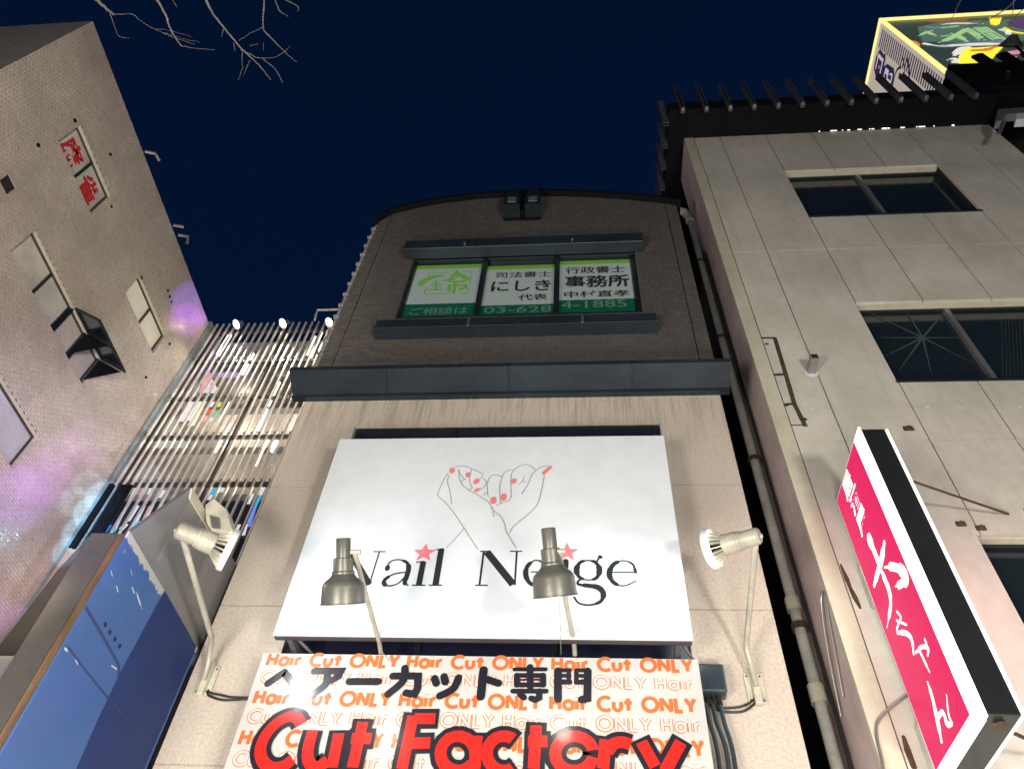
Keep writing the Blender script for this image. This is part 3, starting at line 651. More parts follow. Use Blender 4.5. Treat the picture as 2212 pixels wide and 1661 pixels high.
# ================================================================== RIGHT BUILDING
rb = thing('panel_clad_building', 'four storey building clad in grey beige panels with a dark finned eave', 'building', (3.4, 4, 0))
RX0, RX1, RZ = 1.475, 5.42, 11.87
cols = [1.60, 1.95, 2.55, 3.15, 3.75, 4.35, 4.95, RX1]; rws = [0, 2.98, 5.85, 8.71, RZ]
H = [(2.55, 4.35, 9.44, 10.68), (2.54, 4.95, 6.54, 7.71), (2.52, 4.95, 3.7, 4.96)]
mb = MB(); grid(mb, cols, rws, [], lambda a, b, c, d: None)
grid(mb, cols, rws, H, lambda a, b, c, d: mb.box(a, b, 4.0, 4.03, c, d), .005)
mb.build('wall_panel', 'panel', rb)
mb = MB()
for a, b in zip(rws, rws[1:]): mb.box(RX0, 1.594, 3.994, 4.03, a+.004, b-.004)
mb.build('corner_trim', 'panel_edge', rb)
mb = MB(); grid(mb, [RX0+.004, RX1-.004], [0, RZ-.005], H, lambda a, b, c, d: mb.box(a, b, 4.031, 4.2, c, d)); mb.build('wall_backing', 'gap', rb)
mb = MB(); mb.box(RX0, RX0+.05, 4.2001, 4.60, 0, RZ); mb.box(RX0, RX0+.003, 4.031, 4.2, 0, RZ); mb.build('side_wall', 'pinkwall', rb)
mb = MB(); mb.box(1.9, RX1, 4.61, 9, 0, RZ-.01); mb.build('rear_wall', 'gap', rb)  # set back and near black: colour stands in for shade deep in the gap
def rwin(h, mull, lab=None, frame='alu'):
    a, b, c, d = h
    mb = MB(); mb.box(a, b, 4.03, 4.16, d-.004, d+.03); mb.build('window_head', 'panel_edge', rb)
    mb = MB()
    mb.box(a+.002, b-.002, 4.09, 4.15, c+.001, c+.03); mb.box(a+.002, b-.002, 4.09, 4.15, d-.035, d-.005); mb.box(a+.002, a+.03, 4.09, 4.15, c+.03, d-.035); mb.box(b-.03, b-.002, 4.09, 4.15, c+.03, d-.035)
    fo = mb.build('window', 'frame_dark', rb)
    mb = MB()
    for x in mull: mb.box(x-.022, x+.022, 4.075, 4.13, c+.03, d-.035)
    pieces(mb, 'meeting_stile', frame, fo)
    mb = MB(); mb.box(a+.03, b-.03, 4.115, 4.12, c+.03, d-.035); mb.build('pane', 'glass_dark', fo)
    mb = MB(); mb.box(a-.01, b+.01, 3.985, 4.088, c-.018, c); mb.build('sill', 'frame_dark', fo)
    return fo
zR = zz(2500, 800, .6058); z6c = zz(2400, 0, .651)
p4 = Plane('-y', 4.0)
w1 = rwin(H[0], [3.42]); w2 = rwin(H[1], [3.36]); w3 = rwin(H[2], [3.7])
M['star_glint'] = flat('reflection_line', (.05, .085, .08), .4); M['wire'] = flat('wired_glass', (.06, .075, .07), .5)
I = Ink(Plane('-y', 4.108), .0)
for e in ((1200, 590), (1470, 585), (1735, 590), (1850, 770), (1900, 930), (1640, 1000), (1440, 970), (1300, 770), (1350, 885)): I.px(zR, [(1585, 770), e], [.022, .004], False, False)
I.build('star_reflection', 'star_glint', w2)  # light reflections in the wired glass, painted as thin tapering rays
I = Ink(Plane('-y', 4.110), .0)
for k in range(22): I.ribbon([(3.42+k*.03, 6.62), (3.42+k*.03+.38, 7.55)], .003, False)
I.build('wired_mesh', 'wire', w2)
# eave with fins
mb = MB(); mb.box(1.28, RX1, 3.63, 9, RZ+.002, RZ+.07); mb.box(1.28, RX1, 3.60, 3.63, RZ-.01, 12.12); mb.box(1.25, 1.28, 3.60, 9, RZ-.01, 12.12); mb.box(1.281, RX1, 3.631, 9, RZ+.15, 12.1)
mb.build('eave', 'eave', rb)
def fin(x, z0, z1, y=3.60, west=False):
    mb = MB()
    if not west:
        mb.box(x-.026, x-.018, y-.075, y-.001, z0, z1); mb.box(x+.018, x+.026, y-.075, y-.001, z0, z1); mb.box(x-.018, x+.018, y-.012, y-.001, z0, z1)
    else:
        mb.box(1.17, 1.249, x-.026, x-.018, z0, z1); mb.box(1.17, 1.249, x+.018, x+.026, z0, z1)
    return mb
for k in range(13):
    f_ = fin(1.41+k*.305, 11.70, 12.66).build('fin', 'fin', rb)
    mb = MB(); x = 1.41+k*.305; mb.box(x-.018, x+.018, 3.53, 3.58, 11.715, 11.745); mb.build('end_clip', 'steel', f_)
for k in range(10): fin(3.75+k*.305, 11.75, 12.6, west=True).build('fin', 'fin', rb)
M['led'] = emit('tiny_led', (1, .97, .9), 2.2)
mb = MB(); mb.tube([(3.2, 3.99, RZ-.004), (5.3, 3.99, RZ-.004)], .003, 6)
ls = tag(mb.build('string_light', 'cable'), 'string of tiny white lights under the dark finned eave', 'string light')
mb = MB(); xs = [3.25, 3.4, 3.43, 3.55, 3.62, 3.75, 3.9, 3.93, 4.06, 4.1, 4.13, 4.3, 4.5, 4.53, 4.56, 4.72, 4.95]
for i_, x in enumerate(xs): mb.box(x, x+.012+.02*(i_ % 3), 3.982, 3.988, RZ-.012, RZ-.003)
mb.build('bulb_row', 'led', ls)
# small things on the panel wall
I = Ink(p4, .0012); SW = .022
for q, w in (([(548, 780), (630, 1000), (690, 1180), (725, 1310)], .028), ([(670, 775), (735, 990), (790, 1180), (860, 1320)], .036), ([(528, 772), (680, 772)], .026), ([(640, 1003), (735, 996)], .03), ([(690, 1185), (790, 1180)], .026), ([(725, 1312), (870, 1310)], .012)): I.px(zR, q, w, False, False)
for x, y, r in ((845, 1275, .03), (705, 1265, .02), (560, 800, .02), (690, 1000, .024), (740, 1188, .022), (620, 810, .02)): I.blob(p4.px(*zR(x, y)), r, r*.7)
I.build('dark_stain', 'stain', rb)
def anchor(u, v, lab, s=.03, m='rust', d=.05):
    a, b = p4.px(u, v); mb = MB(); mb.box(a-s, a+s, 3.999-d, 3.999, b-s*.6, b+s*.6); mb.lathe((a, 3.999-d, b), (0, -1, 0), [(0, s*.5), (.015, s*.4), (.015, 0)], 8)
    return tag(mb.build('wall_anchor', m, bevel=.002), lab, 'anchor')
sb = thing('stub_bracket', 'small square metal stub sticking out of the panel wall, casting a pointed shadow', 'bracket', (1.9, 4, 6.68))
a_, b_ = p4.px(1752, 803); mb = MB(); mb.box(a_-.03, a_+.03, 3.84, 3.999, b_-.03, b_+.03); mb.build('stub', 'alu', sb)
mb = MB(); mb.box(a_-.022, a_+.022, 3.836, 3.84, b_-.022, b_+.022); mb.build('open_end', 'gap', sb)
I = Ink(p4, .0012); I.blob((a_, b_-.02), .055, .05); I.build('filler_patch', 'white_board', sb)
for u, v, lab, s in ((1962, 927, 'rusty flat anchor beside the panel joint above the pink sign', .035), (2075, 1133, 'ring shaped rusty anchor near the head of the lowest window', .03), (2118, 1142, 'rusty anchor touching the corner of the lowest window', .03)): anchor(u, v, lab, s, d=.012)
for u, v in ((1757, 889), (2006, 1157+0)): pass
I = Ink(p4, .0012)
for x, y in ((905, 1213), (775, 25), (1615, 1200), (1820, 1205), (2190, 1200), (820, 895), (560, 130)): I.blob(p4.px(*zR(x, y)), .012, .009)
pieces(I.mb, 'filler_spot', 'white_board', rb)
for (u0, v0, u1, v1), lab in (((1722, 1170, 1757, 1268), 'grey mounting plate with a rusty strip, halfway up behind the pink sign'), ((1945, 1500, 1985, 1600), 'grey mounting plate with a rusty strip, low behind the pink sign')):
    t = thing('sign_mount', lab, 'mount', p4.to3(*p4.px(u0, v0), 0))
    a1_, b1_ = p4.px(u0+125 if u0 < 1900 else u0+0, v0+10); 
    aa, bb = (1.70, 4.52) if u0 < 1900 else (1.70, 3.52)
    mb = MB(); mb.box(aa, aa+.13, 3.935, 3.999, bb-.13, bb+.15); mb.build('plate', 'pvc', t, bevel=.003)
I = Ink(p4, .0012); zP = zz(2500, 1600, .7723)
I.px(zP, [(845, 670), (875, 740), (890, 780), (915, 830), (940, 880)], [.012, .03, .022, .034, .015], False); I.px(zP, [(1150, 1505), (1170, 1570), (1200, 1650)], [.02, .034, .03], False)
pieces(I.mb, 'rust_streak', 'rust', rb)
# drainpipe
dp = thing('drainpipe', 'grey plastic drainpipe running down the gap between the two buildings', 'drainpipe', (1.41, 4.47, 0))
px_, py_ = 1.405, 4.47
tz = 10.35
mb = MB(); mb.tube([(px_, py_, 0), (px_, py_, tz)], .036, 16); mb.build('pipe', 'pvc', dp, True)
mb = MB(); mb.tube([(px_, py_, tz), (px_, py_, tz+.1), (px_-.04, py_-.02, tz+.2), (px_-.10, py_-.02, tz+.27), (px_-.14, py_, tz+.24)], .052, 14); mb.build('elbow', 'pvc', dp, True)
mb = MB()
for z in (3.0, 4.55, 6.1, 7.8, 9.3): mb.lathe((px_, py_, z), (0, 0, 1), [(0, .05), (.05, .05)], 16); mb.box(px_, 1.474, py_-.012, py_+.012, z, z+.04)
mb.build('clamp', 'rust', dp)
mb = MB(); mb.lathe((px_, py_, 4.7), (0, 0, 1), [(0, .049), (.1, .049)], 16); mb.lathe((px_, py_, 4.05), (0, 0, 1), [(0, .049), (.12, .049)], 16); pieces(mb, 'coupling', 'cream', dp, smooth=True)
cable('riser_cable', [(1.45, 4.37, 2.4), (1.45, 4.375, 5), (1.45, 4.38, 7), (1.45, 4.38, 9.4)], .014, 'thick black cable running up beside the drainpipe')
cable('loop_cable', [(1.46, 4.33, 3.9), (1.45, 4.2, 4.25), (1.455, 4.08, 4.5), (1.47, 4.02, 4.52), (1.46, 4.06, 4.35), (1.46, 4.2, 3.95)], .007, 'thin grey cable looping at the corner of the side wall', 'alu')
cable('corner_cable', [Y4(2010, 1470, 3.97), Y4(1960, 1500, 3.98), Y4(1905, 1545, 3.98), Y4(1893, 1580, 3.985), Y4(1905, 1640, 3.985), Y4(1915, 1700, 3.985)], .008, 'grey cable curving from the pink sign down the corner trim', 'alu')
# ================================================================== PINK LIGHTBOX SIGN
ps = thing('projecting_light_box', 'tall lit magenta sign with white brush lettering projecting from the panel wall', 'sign', (1.78, 3.95, 3.37))
M['magenta'] = emit('magenta_acrylic', (.78, .004, .12), .95, (.10, .001, .012)); M['lit_white'] = emit('lit_white_acrylic', (1, 1, .98), 1.25, (.7, .7, .7))
M['lit_print'] = emit('lit_print_white', (1, .97, .95), 1.1, (.7, .7, .7)); M['lit_cream'] = emit('lit_print_cream', (1, .93, .68), .95, (.7, .65, .5))
M['box_black'] = mat('box_black', (.05, .052, .055), .28, .7, .1, 2, .05)
mb = MB(); mb.box(1.712, 1.868, 3.292, 3.93, 3.372, 5.20); mb.build('housing', 'box_black', ps, bevel=.003)
mb = MB(); mb.box(1.700, 1.711, 3.29, 3.93, 3.37, 5.19); mb.build('face', 'lit_white', ps)
mb = MB(); mb.box(1.869, 1.882, 3.285, 3.93, 3.37, 5.19); mb.build('face', 'lit_white', ps)
mb = MB(); mb.box(1.70, 1.712, 3.262, 3.2895, 3.35, 5.19); mb.box(1.70, 1.712, 3.2896, 3.92, 3.345, 3.3695); mb.build('face_frame', 'lit_white', ps)
mb = MB(); mb.box(1.6985, 1.6999, 3.385, 3.925, 3.42, 5.185); mb.build('magenta_sheet', 'magenta', ps)
pS = Plane('-x', 1.6985)
for ch, cx, cy, s_ in (('居', 3.685, 5.10, .09), ('酒', 3.665, 4.955, .09), ('屋', 3.675, 4.80, .09)):
    text('lettering', ch, pS, .001, cx+s_, cx-s_, cy-.07, cy+.07, 'lit_print', ps, .035)
I = Ink(pS, .001)
I.px(zP, [(985, 545), (1015, 620), (1040, 690), (1060, 740), (1082, 800), (1088, 870), (1070, 975)], [.075, .05, .03, .045, .045, .035, .008])
I.px(zP, [(1058, 562), (1045, 640), (1025, 710), (1008, 770)], [.03, .055, .045, .03])
I.build('brush_letter', 'lit_print', ps); I = Ink(pS, .001)
I.px(zP, [(1120, 898), (1138, 925), (1125, 960), (1118, 985)], .016); I.px(zP, [(1122, 1000), (1160, 1000), (1190, 1030), (1200, 1100)], [.02, .03, .03, .02]); I.px(zP, [(1118, 940), (1165, 960)], .014)
I.build('brush_letter', 'lit_print', ps); I = Ink(pS, .001)
I.px(zP, [(1212, 1095), (1240, 1068), (1270, 1075), (1268, 1110)], [.016, .022, .022, .014]); I.px(zP, [(1228, 1085), (1250, 1130), (1278, 1190)], [.02, .02, .01]); I.px(zP, [(1255, 1032), (1262, 1052)], .018)
I.build('brush_letter', 'lit_print', ps); I = Ink(pS, .001)
I.px(zP, [(1268, 1240), (1290, 1310), (1315, 1420), (1335, 1525)], [.014, .03, .04, .022]); I.px(zP, [(1312, 1430), (1335, 1385), (1350, 1400), (1362, 1440), (1385, 1440), (1370, 1395), (1360, 1300)], [.02, .026, .026, .03, .02, .016, .008])
I.build('brush_letter', 'lit_print', ps)
I = Ink(pS, .001); I.px(zP, [(1060, 682), (1105, 680), (1150, 705), (1162, 740), (1135, 765), (1110, 775)], [.015, .05, .075, .07, .045, .01]); I.build('crescent_stroke', 'lit_cream', ps)
mb = MB(); mb.tube([(1.87, 3.45, 4.97), at(2178, 1110, 'y', 3.985)], .008, 8); mb.box(2.90, 3.02, 3.98, 3.998, 5.13, 5.17); mb.build('stay_rod', 'rust', ps)
mb = MB(); mb.tube([(1.78, 3.36, 3.365), (2.3, 3.9, 3.5)], .009, 8); mb.lathe((1.8, 3.36, 3.37), (0, 0, -1), [(0, .02), (.02, .02), (.02, 0)], 10); mb.build('stay_rod', 'rust', ps)
# ================================================================== FAR RIGHT BUILDING, BILLBOARD
nb = thing('dark_finned_building', 'dark neighbouring building with taller black eave fins, cut by the right edge', 'building', (8, 4.3, 0))
mb = MB(); mb.box(5.46, 11.5, 4.3, 9, 0, 12.6); mb.build('wall', 'gap', nb)
mb = MB(); mb.box(5.45, 11.5, 3.66, 9, 12.30, 12.40); mb.box(5.35, 11.5, 3.62, 3.66, 12.2, 13.2); mb.box(5.30, 5.35, 3.62, 9, 12.52, 13.2); mb.box(5.36, 11.5, 3.67, 9, 13.1, 13.18); mb.build('eave', 'eave', nb)
for k in range(9):
    x = 5.72+k*.33; mb = MB(); mb.prism([(x-.03, 3.61, 12.35), (x-.03, 3.50, 12.37), (x-.03, 3.50, 13.25), (x-.03, 3.58, 13.42), (x-.03, 3.61, 13.42)], (.06, 0, 0)); f_ = mb.build('fin', 'eave', nb)
    mb = MB(); mb.box(x-.02, x+.02, 3.49, 3.5, 12.37, 12.4); mb.build('end_clip', 'steel', f_)
cf = thing('canopy_frame', 'grey boxy canopy frame jutting out at the right edge below the black fins', 'canopy', at(2155, 240, 'x', 5.6))
A_, B_, C_, D_ = [at(u, v, 'x', 5.6) for u, v in ((2152, 262), (2158, 234), (2175, 240), (2168, 268))]
mb = MB(); mb.prism([at(u, v, 'y', 3.7) for u, v in ((2156, 236), (2290, 226), (2290, 238), (2172, 247), (2164, 262), (2152, 262))], (0, .1, 0)); mb.build('beam', 'alu', cf, bevel=.004)
mb = MB(); mb.prism([at(u, v, 'y', 3.72) for u, v in ((2168, 262), (2174, 262), (2162, 290), (2152, 290))], (0, .05, 0)); mb.build('leg', 'alu', cf)
mb = MB(); mb.prism([at(u, v, 'y', 3.71) for u, v in ((2196, 246), (2290, 240), (2290, 252), (2196, 258))], (0, .1, 0)); mb.build('inner_panel', 'white_board', cf)
bb = thing('rooftop_billboard', 'lit rooftop billboard with yellow rim, green lettering and black and white striped side', 'billboard', (6.1, 4.3, 13.2))
BX0, BX1, BY0, BY1, BZ0, BZ1 = 6.09, 10.4, 4.30, 6.7, 13.2, 18.33
def E_(n, c, s=.8): M[n] = emit(n, c, s, tuple(x*.5 for x in c)); return n
E_('bb_dark', (.035, .06, .05)); E_('bb_green', (.45, .72, .32)); E_('bb_deep', (.10, .18, .13)); E_('bb_yel', (1, .85, .05), 1.1); E_('bb_or', (.95, .28, .03)); E_('bb_pink', (.9, .3, .55)); E_('bb_wh', (.85, .85, .75), .9)
E_('bb_blue', (.2, .25, .42)); E_('bb_side', (.55, .48, .42), .75); E_('bb_rim', (1, .78, .25), 1.25); E_('bb_ink', (.05, .03, .07), .5); E_('bb_pur', (.12, .06, .16)); E_('bb_brown', (.3, .1, .04)); E_('bb_lilac', (.62, .55, .66), .8)
mb = MB(); mb.box(BX0+.02, BX1, BY0+.02, BY1, BZ0, BZ1-.02); mb.build('core', 'eave', bb)
mb = MB(); mb.box(BX0+.02, BX1, BY0, BY0+.019, BZ0, BZ1-.02); fr = mb.build('front_face', 'bb_dark', bb)
mb = MB(); mb.box(BX0, BX0+.019, BY0+.001, BY1, BZ0, BZ1-.02); sd = mb.build('side_face', 'bb_side', bb)
mb = MB(); mb.box(BX0-.03, BX1, BY0-.05, BY0-.001, BZ1-.06, BZ1); mb.box(BX0-.03, BX0+.03, BY0-.05, BY0-.001, BZ0, BZ1-.061); mb.box(BX0-.03, BX0-.001, BY0, BY1, BZ1-.05, BZ1); mb.box(BX0-.03, BX0-.001, BY1-.05, BY1, BZ0, BZ1-.06); mb.build('rim', 'bb_rim', bb)
pF = Plane('-y', BY0); pG = Plane('-x', BX0); z8c = zz(3200, 0, .2893); zQ = zz(3440, 60, .1808); z9 = zz(3240, 160, .1084)
def art(name, m, items, pl=pF, off=.002, par=None):
    I = Ink(pl, off)
    for z, pts, w in items:
        if w is None: I.poly([pl.px(*z(*p)) for p in pts])
        else: I.px(z, pts, w, True, False)
    I.build(name, m, par)
art('paint_band', 'bb_deep', [(zQ, [(0, 240), (500, 130), (1400, 100), (2212, 60), (2212, 520), (900, 560), (100, 540)], None)], par=fr)
art('paint_band', 'bb_brown', [(zQ, [(60, 120), (500, 95), (1040, 70), (1000, 140), (500, 150)], None)], off=.005, par=fr)
art('paint_streaks', 'bb_blue', [(zQ, [(500, 620), (900, 590), (1500, 560), (1900, 520)], .12), (zQ, [(150, 230), (400, 260), (480, 240)], .10)], off=.005, par=fr)
art('paint_streaks', 'bb_wh', [(zQ, [(110, 580), (500, 640), (820, 620), (1300, 600), (1800, 590)], [.1, .05, .1, .16, .1]), (zQ, [(500, 190), (800, 165), (1380, 170)], [.03, .08, .02]), (zQ, [(760, 840), (850, 760), (920, 690), (1100, 650)], [.06, .16, .14, .1]), (zQ, [(1700, 290), (1850, 330), (1900, 400)], .1), (zQ, [(600, 930), (780, 900), (830, 990)], [.02, .08, .18])], off=.007, par=fr)
art('brush_lettering', 'bb_green', [(zQ, [(20, 430), (150, 370), (330, 310)], [.02, .07, .03]), (zQ, [(150, 320), (250, 370), (400, 430)], [.02, .09, .03]), (zQ, [(500, 260), (700, 240), (860, 220)], .06), (zQ, [(420, 580), (700, 470), (950, 330), (1060, 260)], [.02, .12, .12, .04]), (zQ, [(680, 370), (850, 440), (1040, 550)], [.03, .13, .06]), (zQ, [(480, 440), (680, 415)], .04)], off=.010, par=fr)
k0 = pF.px(*zQ(1080, 545)); k1 = pF.px(*zQ(1330, 250)); k2 = pF.px(*zQ(1700, 240))
text('lettering', '慶', pF, .010, pF.px(*zQ(1090, 400))[0], pF.px(*zQ(1330, 400))[0], k0[1], k1[1], 'bb_green', fr, .02)
text('lettering', '間', pF, .010, pF.px(*zQ(1370, 400))[0], pF.px(*zQ(1700, 400))[0], k0[1], k1[1], 'bb_green', fr, .02)
art('flame_blob', 'bb_yel', [(zQ, [(850, 860), (1000, 690), (1130, 680), (1800, 640), (1650, 800), (1560, 900), (1400, 1000), (860, 1010)], None), (zQ, [(1480, 50), (1750, 50), (1700, 190), (1620, 215), (1520, 190)], None), (zQ, [(1880, 870), (2050, 860), (2060, 960), (1900, 960)], None), (zQ, [(1800, 260), (1950, 340), (2212, 380)], .08)], off=.012, par=fr)
art('flame_blob', 'bb_or', [(zQ, [(1080, 760), (1200, 740), (1400, 730), (1600, 670), (1800, 640)], [.03, .13, .14, .08, .04]), (z8c, [(690, 540), (780, 570), (830, 620)], [.14, .16, .1]), (zQ, [(1500, 60), (1720, 70)], .08)], off=.015, par=fr)
art('flame_blob', 'bb_pink', [(zQ, [(1700, 800), (1950, 790), (2212, 740)], [.05, .18, .16]), (zQ, [(1400, 960), (1520, 960)], .12), (z8c, [(1280, 930), (1340, 960)], .14)], off=.015, par=fr)
art('purple_oval', 'bb_pur', [(zQ, [(1840, 150), (2000, 90), (2300, 60), (2300, 320), (2050, 270), (1900, 220)], None)], off=.012, par=fr)  # dark purple oval in the billboard print
# striped side
I = Ink(pG, .002)
y0_, zt_ = BY0, BZ1
for k in range(46):
    zc = 18.1-k*.105
    if zc > 13.4: I.poly([(4.40, zc), (4.74, zc), (4.74, zc-.052), (4.40, zc-.052)])
I.build('stripe', 'bb_ink', sd)
art('dark_blot', 'bb_ink', [(z9, [(560, 220), (690, 420), (760, 380), (740, 620), (700, 830), (810, 740), (1040, 900), (1060, 1100), (980, 1500), (880, 1600), (400, 1160), (340, 900), (420, 500)], None), (z9, [(1340, 500), (1400, 900), (1380, 1350)], .04), (z9, [(1480, 500), (1560, 900), (1560, 1380)], .07), (z9, [(1290, 830), (1150, 950), (1060, 1200), (990, 1500)], [.08, .05, .04, .04])], pG, .002, sd)
ka, kb = pG.px(*z9(480, 900)); 
art('lettering', 'bb_lilac', [(z9, [(500, 420), (470, 650), (400, 920)], .045), (z9, [(510, 440), (640, 620)], .07), (z9, [(680, 560), (620, 800), (560, 1080)], .05), (z9, [(530, 800), (520, 920)], .03),
    (z9, [(740, 960), (850, 1060)], .10), (z9, [(740, 1000), (700, 1180), (680, 1380)], .04), (z9, [(850, 1060), (790, 1230)], .05), (z9, [(980, 1110), (950, 1300), (900, 1480)], .05), (z9, [(780, 1280), (900, 1430)], .09), (z9, [(900, 1100), (990, 1110)], .04)], pG, .005, sd)
bl = thing('billboard_lamp', 'round grey reflector lamp hanging in front of the rooftop billboard', 'lamp', at(2190, 92, 'y', 3.9))
c = at(2186, 93, 'y', 3.9); mb = MB(); mb.lathe(c, (-.15, 1, -.35), [(-.12, 0), (-.12, .05), (-.02, .12), (.05, .19), (.055, .19), (.02, .14), (.0, 0)], 24); mb.build('reflector', 'lampgrey', bl, True)
mb = MB(); mb.tube([c, c+Vector((.02, .1, -.9)), c+Vector((0, .2, -1.6))], .02, 8); mb.tube([c+Vector((.02, .1, -.5)), c+Vector((-.3, .2, -1.1))], .015, 8); mb.build('bracket', 'eave', bl)
# ================================================================== LEFT TILED BUILDING
XL = -7.0; YL0, YL1, ZL = 2.36, 7.70, 13.2
lb = thing('tiled_building', 'tall building faced in small glossy pinkish beige tiles, seen side on', 'building', (XL, 5, 0))
HL = [(3.43, 4.52, 11.33, 11.93), (4.15, 6.27, 9.58, 10.14), (5.82, 7.00, 11.30, 11.82), (3.2, 6.23, 7.88, 8.46)]
hy, hz = at(18, 397, 'x', XL).y, at(18, 400, 'x', XL).z
HL.append((hy-.09, hy+.10, hz-.10, hz+.10))
mb = MB(); grid(mb, [YL0, YL1], [0, ZL], HL, lambda a, b, c, d: mb.box(XL-.16, XL, a, b, c, d)); mb.build('tiled_side_wall', 'tile_glossy', lb)
mb = MB(); mb.box(-16, XL-.001, YL0-.002, YL0+.05, 0, ZL); mb.build('front_wall', 'tile_south', lb)
mb = MB(); mb.box(-16, XL-.161, YL0+.05, YL1-.02, 0, ZL-.02); mb.build('core', 'gap', lb)
M['frost'] = mat('frosted_pane', (.6, .57, .53), .35, 0, .15, 2.5, 0); M['frost_lit'] = emit('frosted_lit_pane', (.62, .56, .38), .32, (.5, .48, .42)); M['frost_blue'] = mat('frosted_cool_pane', (.5, .5, .56), .25, 0, .12, 2.0, 0)
M['tile_edge'] = bricks('tile_edge', (.6, .54, .46), (.5, .44, .37), (.12, .1, .09), .105, .2, 'yz', .35, .12, .8)
def lwin(h, pane, mulls, depth=.05):
    a, b, c, d = h
    mb = MB(); fx0 = XL-depth
    mb.box(fx0-.03, fx0, a+.001, b-.001, d-.035, d-.001); mb.box(fx0-.03, fx0, a+.001, b-.001, c+.001, c+.03)
    mb.box(fx0-.03, fx0, a+.001, a+.03, c+.03, d-.035); mb.box(fx0-.03, fx0, b-.03, b-.001, c+.03, d-.035)
    fo = mb.build('window', 'rail', lb)
    mb = MB()
    for y in mulls: mb.box(fx0-.02, fx0+.012, y-.015, y+.015, c+.03, d-.035)
    if mulls: pieces(mb, 'mullion', 'frame_dark', fo)
    mb = MB(); mb.box(fx0-.025, fx0-.018, a+.03, b-.03, c+.03, d-.035); mb.build('pane', pane, fo)
    mb = MB(); mb.box(XL-depth, XL+.004, a, b, d-.0005, d+.02); mb.build('tile_head', 'tile_edge', fo); mb = MB(); mb.box(XL-depth+.002, XL+.002, a+.002, b-.002, d-.008, d-.002); mb.build('head_reveal', 'panel_edge', fo)
    return fo
m0 = lwin(HL[0], 'frost', [3.97]); s0 = lwin(HL[1], 'frost', [4.78, 5.32, 5.78]); l0 = lwin(HL[2], 'frost_lit', [6.43]); b0 = lwin(HL[3], 'frost_blue', [4.1, 5.15])
pM = Plane('+x', XL-.066)
M['kred'] = flat('poster_red', (.55, .02, .03), .5); M['kpink'] = flat('poster_pink', (.62, .42, .38), .5)
for k, (ch, y) in enumerate((('麻', 3.70), ('雀', 4.24))):
    t = text('kanji_poster', ch, pM, .001, y-.2, y+.2, 11.40, 11.82, 'kred', None, .035)
    tag(t, 'red window lettering %s, the %s of the pair on the upper tiled wall window' % (ch, ('nearer', 'farther')[k]), 'lettering', 'red characters in the window')
mb = MB(); mb.box(XL-.34, XL-.02, HL[4][0], HL[4][1], HL[4][2], HL[4][3]); mb.build('vent_opening', 'gap', lb)
# open hopper sashes on the strip window
for k, (y0, y1) in enumerate(((5.34, 5.78), (5.80, 6.24))):
    t = thing('open_hopper_sash', ('open black framed sash tilted out of the strip window, nearer one', 'open black framed sash tilted out of the strip window, farther one')[k], 'window sash', (XL, y0, 9.85), 'open sashes on the tiled wall')
    rot = Matrix.Translation((XL+.01, 0, 10.12)) @ Matrix.Rotation(R_(-58), 4, 'Y')
    mb = MB()
    for q in ((0, .03, y0, y1, -.04, 0), (0, .03, y0, y1, -.62, -.57), (0, .03, y0, y0+.035, -.57, -.04), (0, .03, y1-.035, y1, -.57, -.04)): mb.box(*q, mtx=rot)
    mb.box(XL-.05, XL-.01, y0, y0+.03, 9.6, 10.12); mb.box(XL-.05, XL-.01, y1-.03, y1, 9.6, 10.12)
    mb.build('frame', 'frame_dark', t)
    mb = MB(); mb.box(.012, .018, y0+.035, y1-.035, -.57, -.04, mtx=rot); mb.build('pane', 'glass_dark', t)
    mb = MB(); mb.prism([(XL+.01, y1-.02, 10.1), (XL+.48, y1-.02, 9.80), (XL+.01, y1-.02, 9.64)], (0, .008, 0)); mb.build('side_flap', 'eave', t)
def LP(u, v): p = at(u, v, 'x', XL); return p.y, p.z
for k, (u, v, s) in enumerate(((161, 261, .022), (82, 314, .022), (238, 334, .018), (240, 447, .018), (305, 600, .024), (366, 743, .018), (315, 815, .018), (362, 628, .02), (366, 641, .02), (370, 652, .014))):
    y, z = LP(u, v); mb = MB(); mb.lathe((XL, y, z), (1, 0, 0), [(0, s*1.3), (.012, s*1.3), (.014, s), (.002, s), (.002, 0)], 12)
    mb.build('vent_hole', 'eave', lb)
for k, pts in enumerate((((311, 328), (318, 333), (326, 347)), ((372, 487), (380, 491)), ((382, 508), (390, 512), (388, 527)))):
    mb = MB(); mb.tube([at(u, v, 'x', XL-.02*(i == 0)) + Vector((0.02+.12*(i > 0), 0, 0)) for i, (u, v) in enumerate(pts)], .03, 6); mb.build('gutter_bracket', 'alu', lb)
# ================================================================== LOUVRED BUILDING
YS = 7.85
vb = thing('louvred_building', 'building behind a screen of vertical metal louvres with lit stair landings', 'building', (-5.5, YS, 0))
def zat(v, u=600): return at(u, v, 'y', YS).z
rails = [zat(v) for v in (709, 773, 852, 936, 1038)]
z_b = zat(1300, 75)
ztop = rails[0]+.18
for i_ in range(27):
    x = -6.95+i_*.126
    mb = MB(); mb.box(x-.0125, x+.0125, YS-.018, YS+.018, 6.95, ztop if i_ else ztop)
    mb.build('louvre', 'slat', vb)
mb = MB()
for z in rails: mb.box(-7.0, -3.6, YS+.052, YS+.09, z-.045, z+.035)
for z in rails:
    for i_ in range(27): mb.box(-6.95+i_*.126-.035, -6.95+i_*.126-.018, YS-.02, YS+.051, z-.02, z+.03)
mb.build('rail', 'rail', vb)
mb = MB()
for x in (-6.98, -5.62): mb.box(x-.05, x+.05, YS+.1, YS+.22, 6, ztop-.1)
pieces(mb, 'post', 'rail', vb)
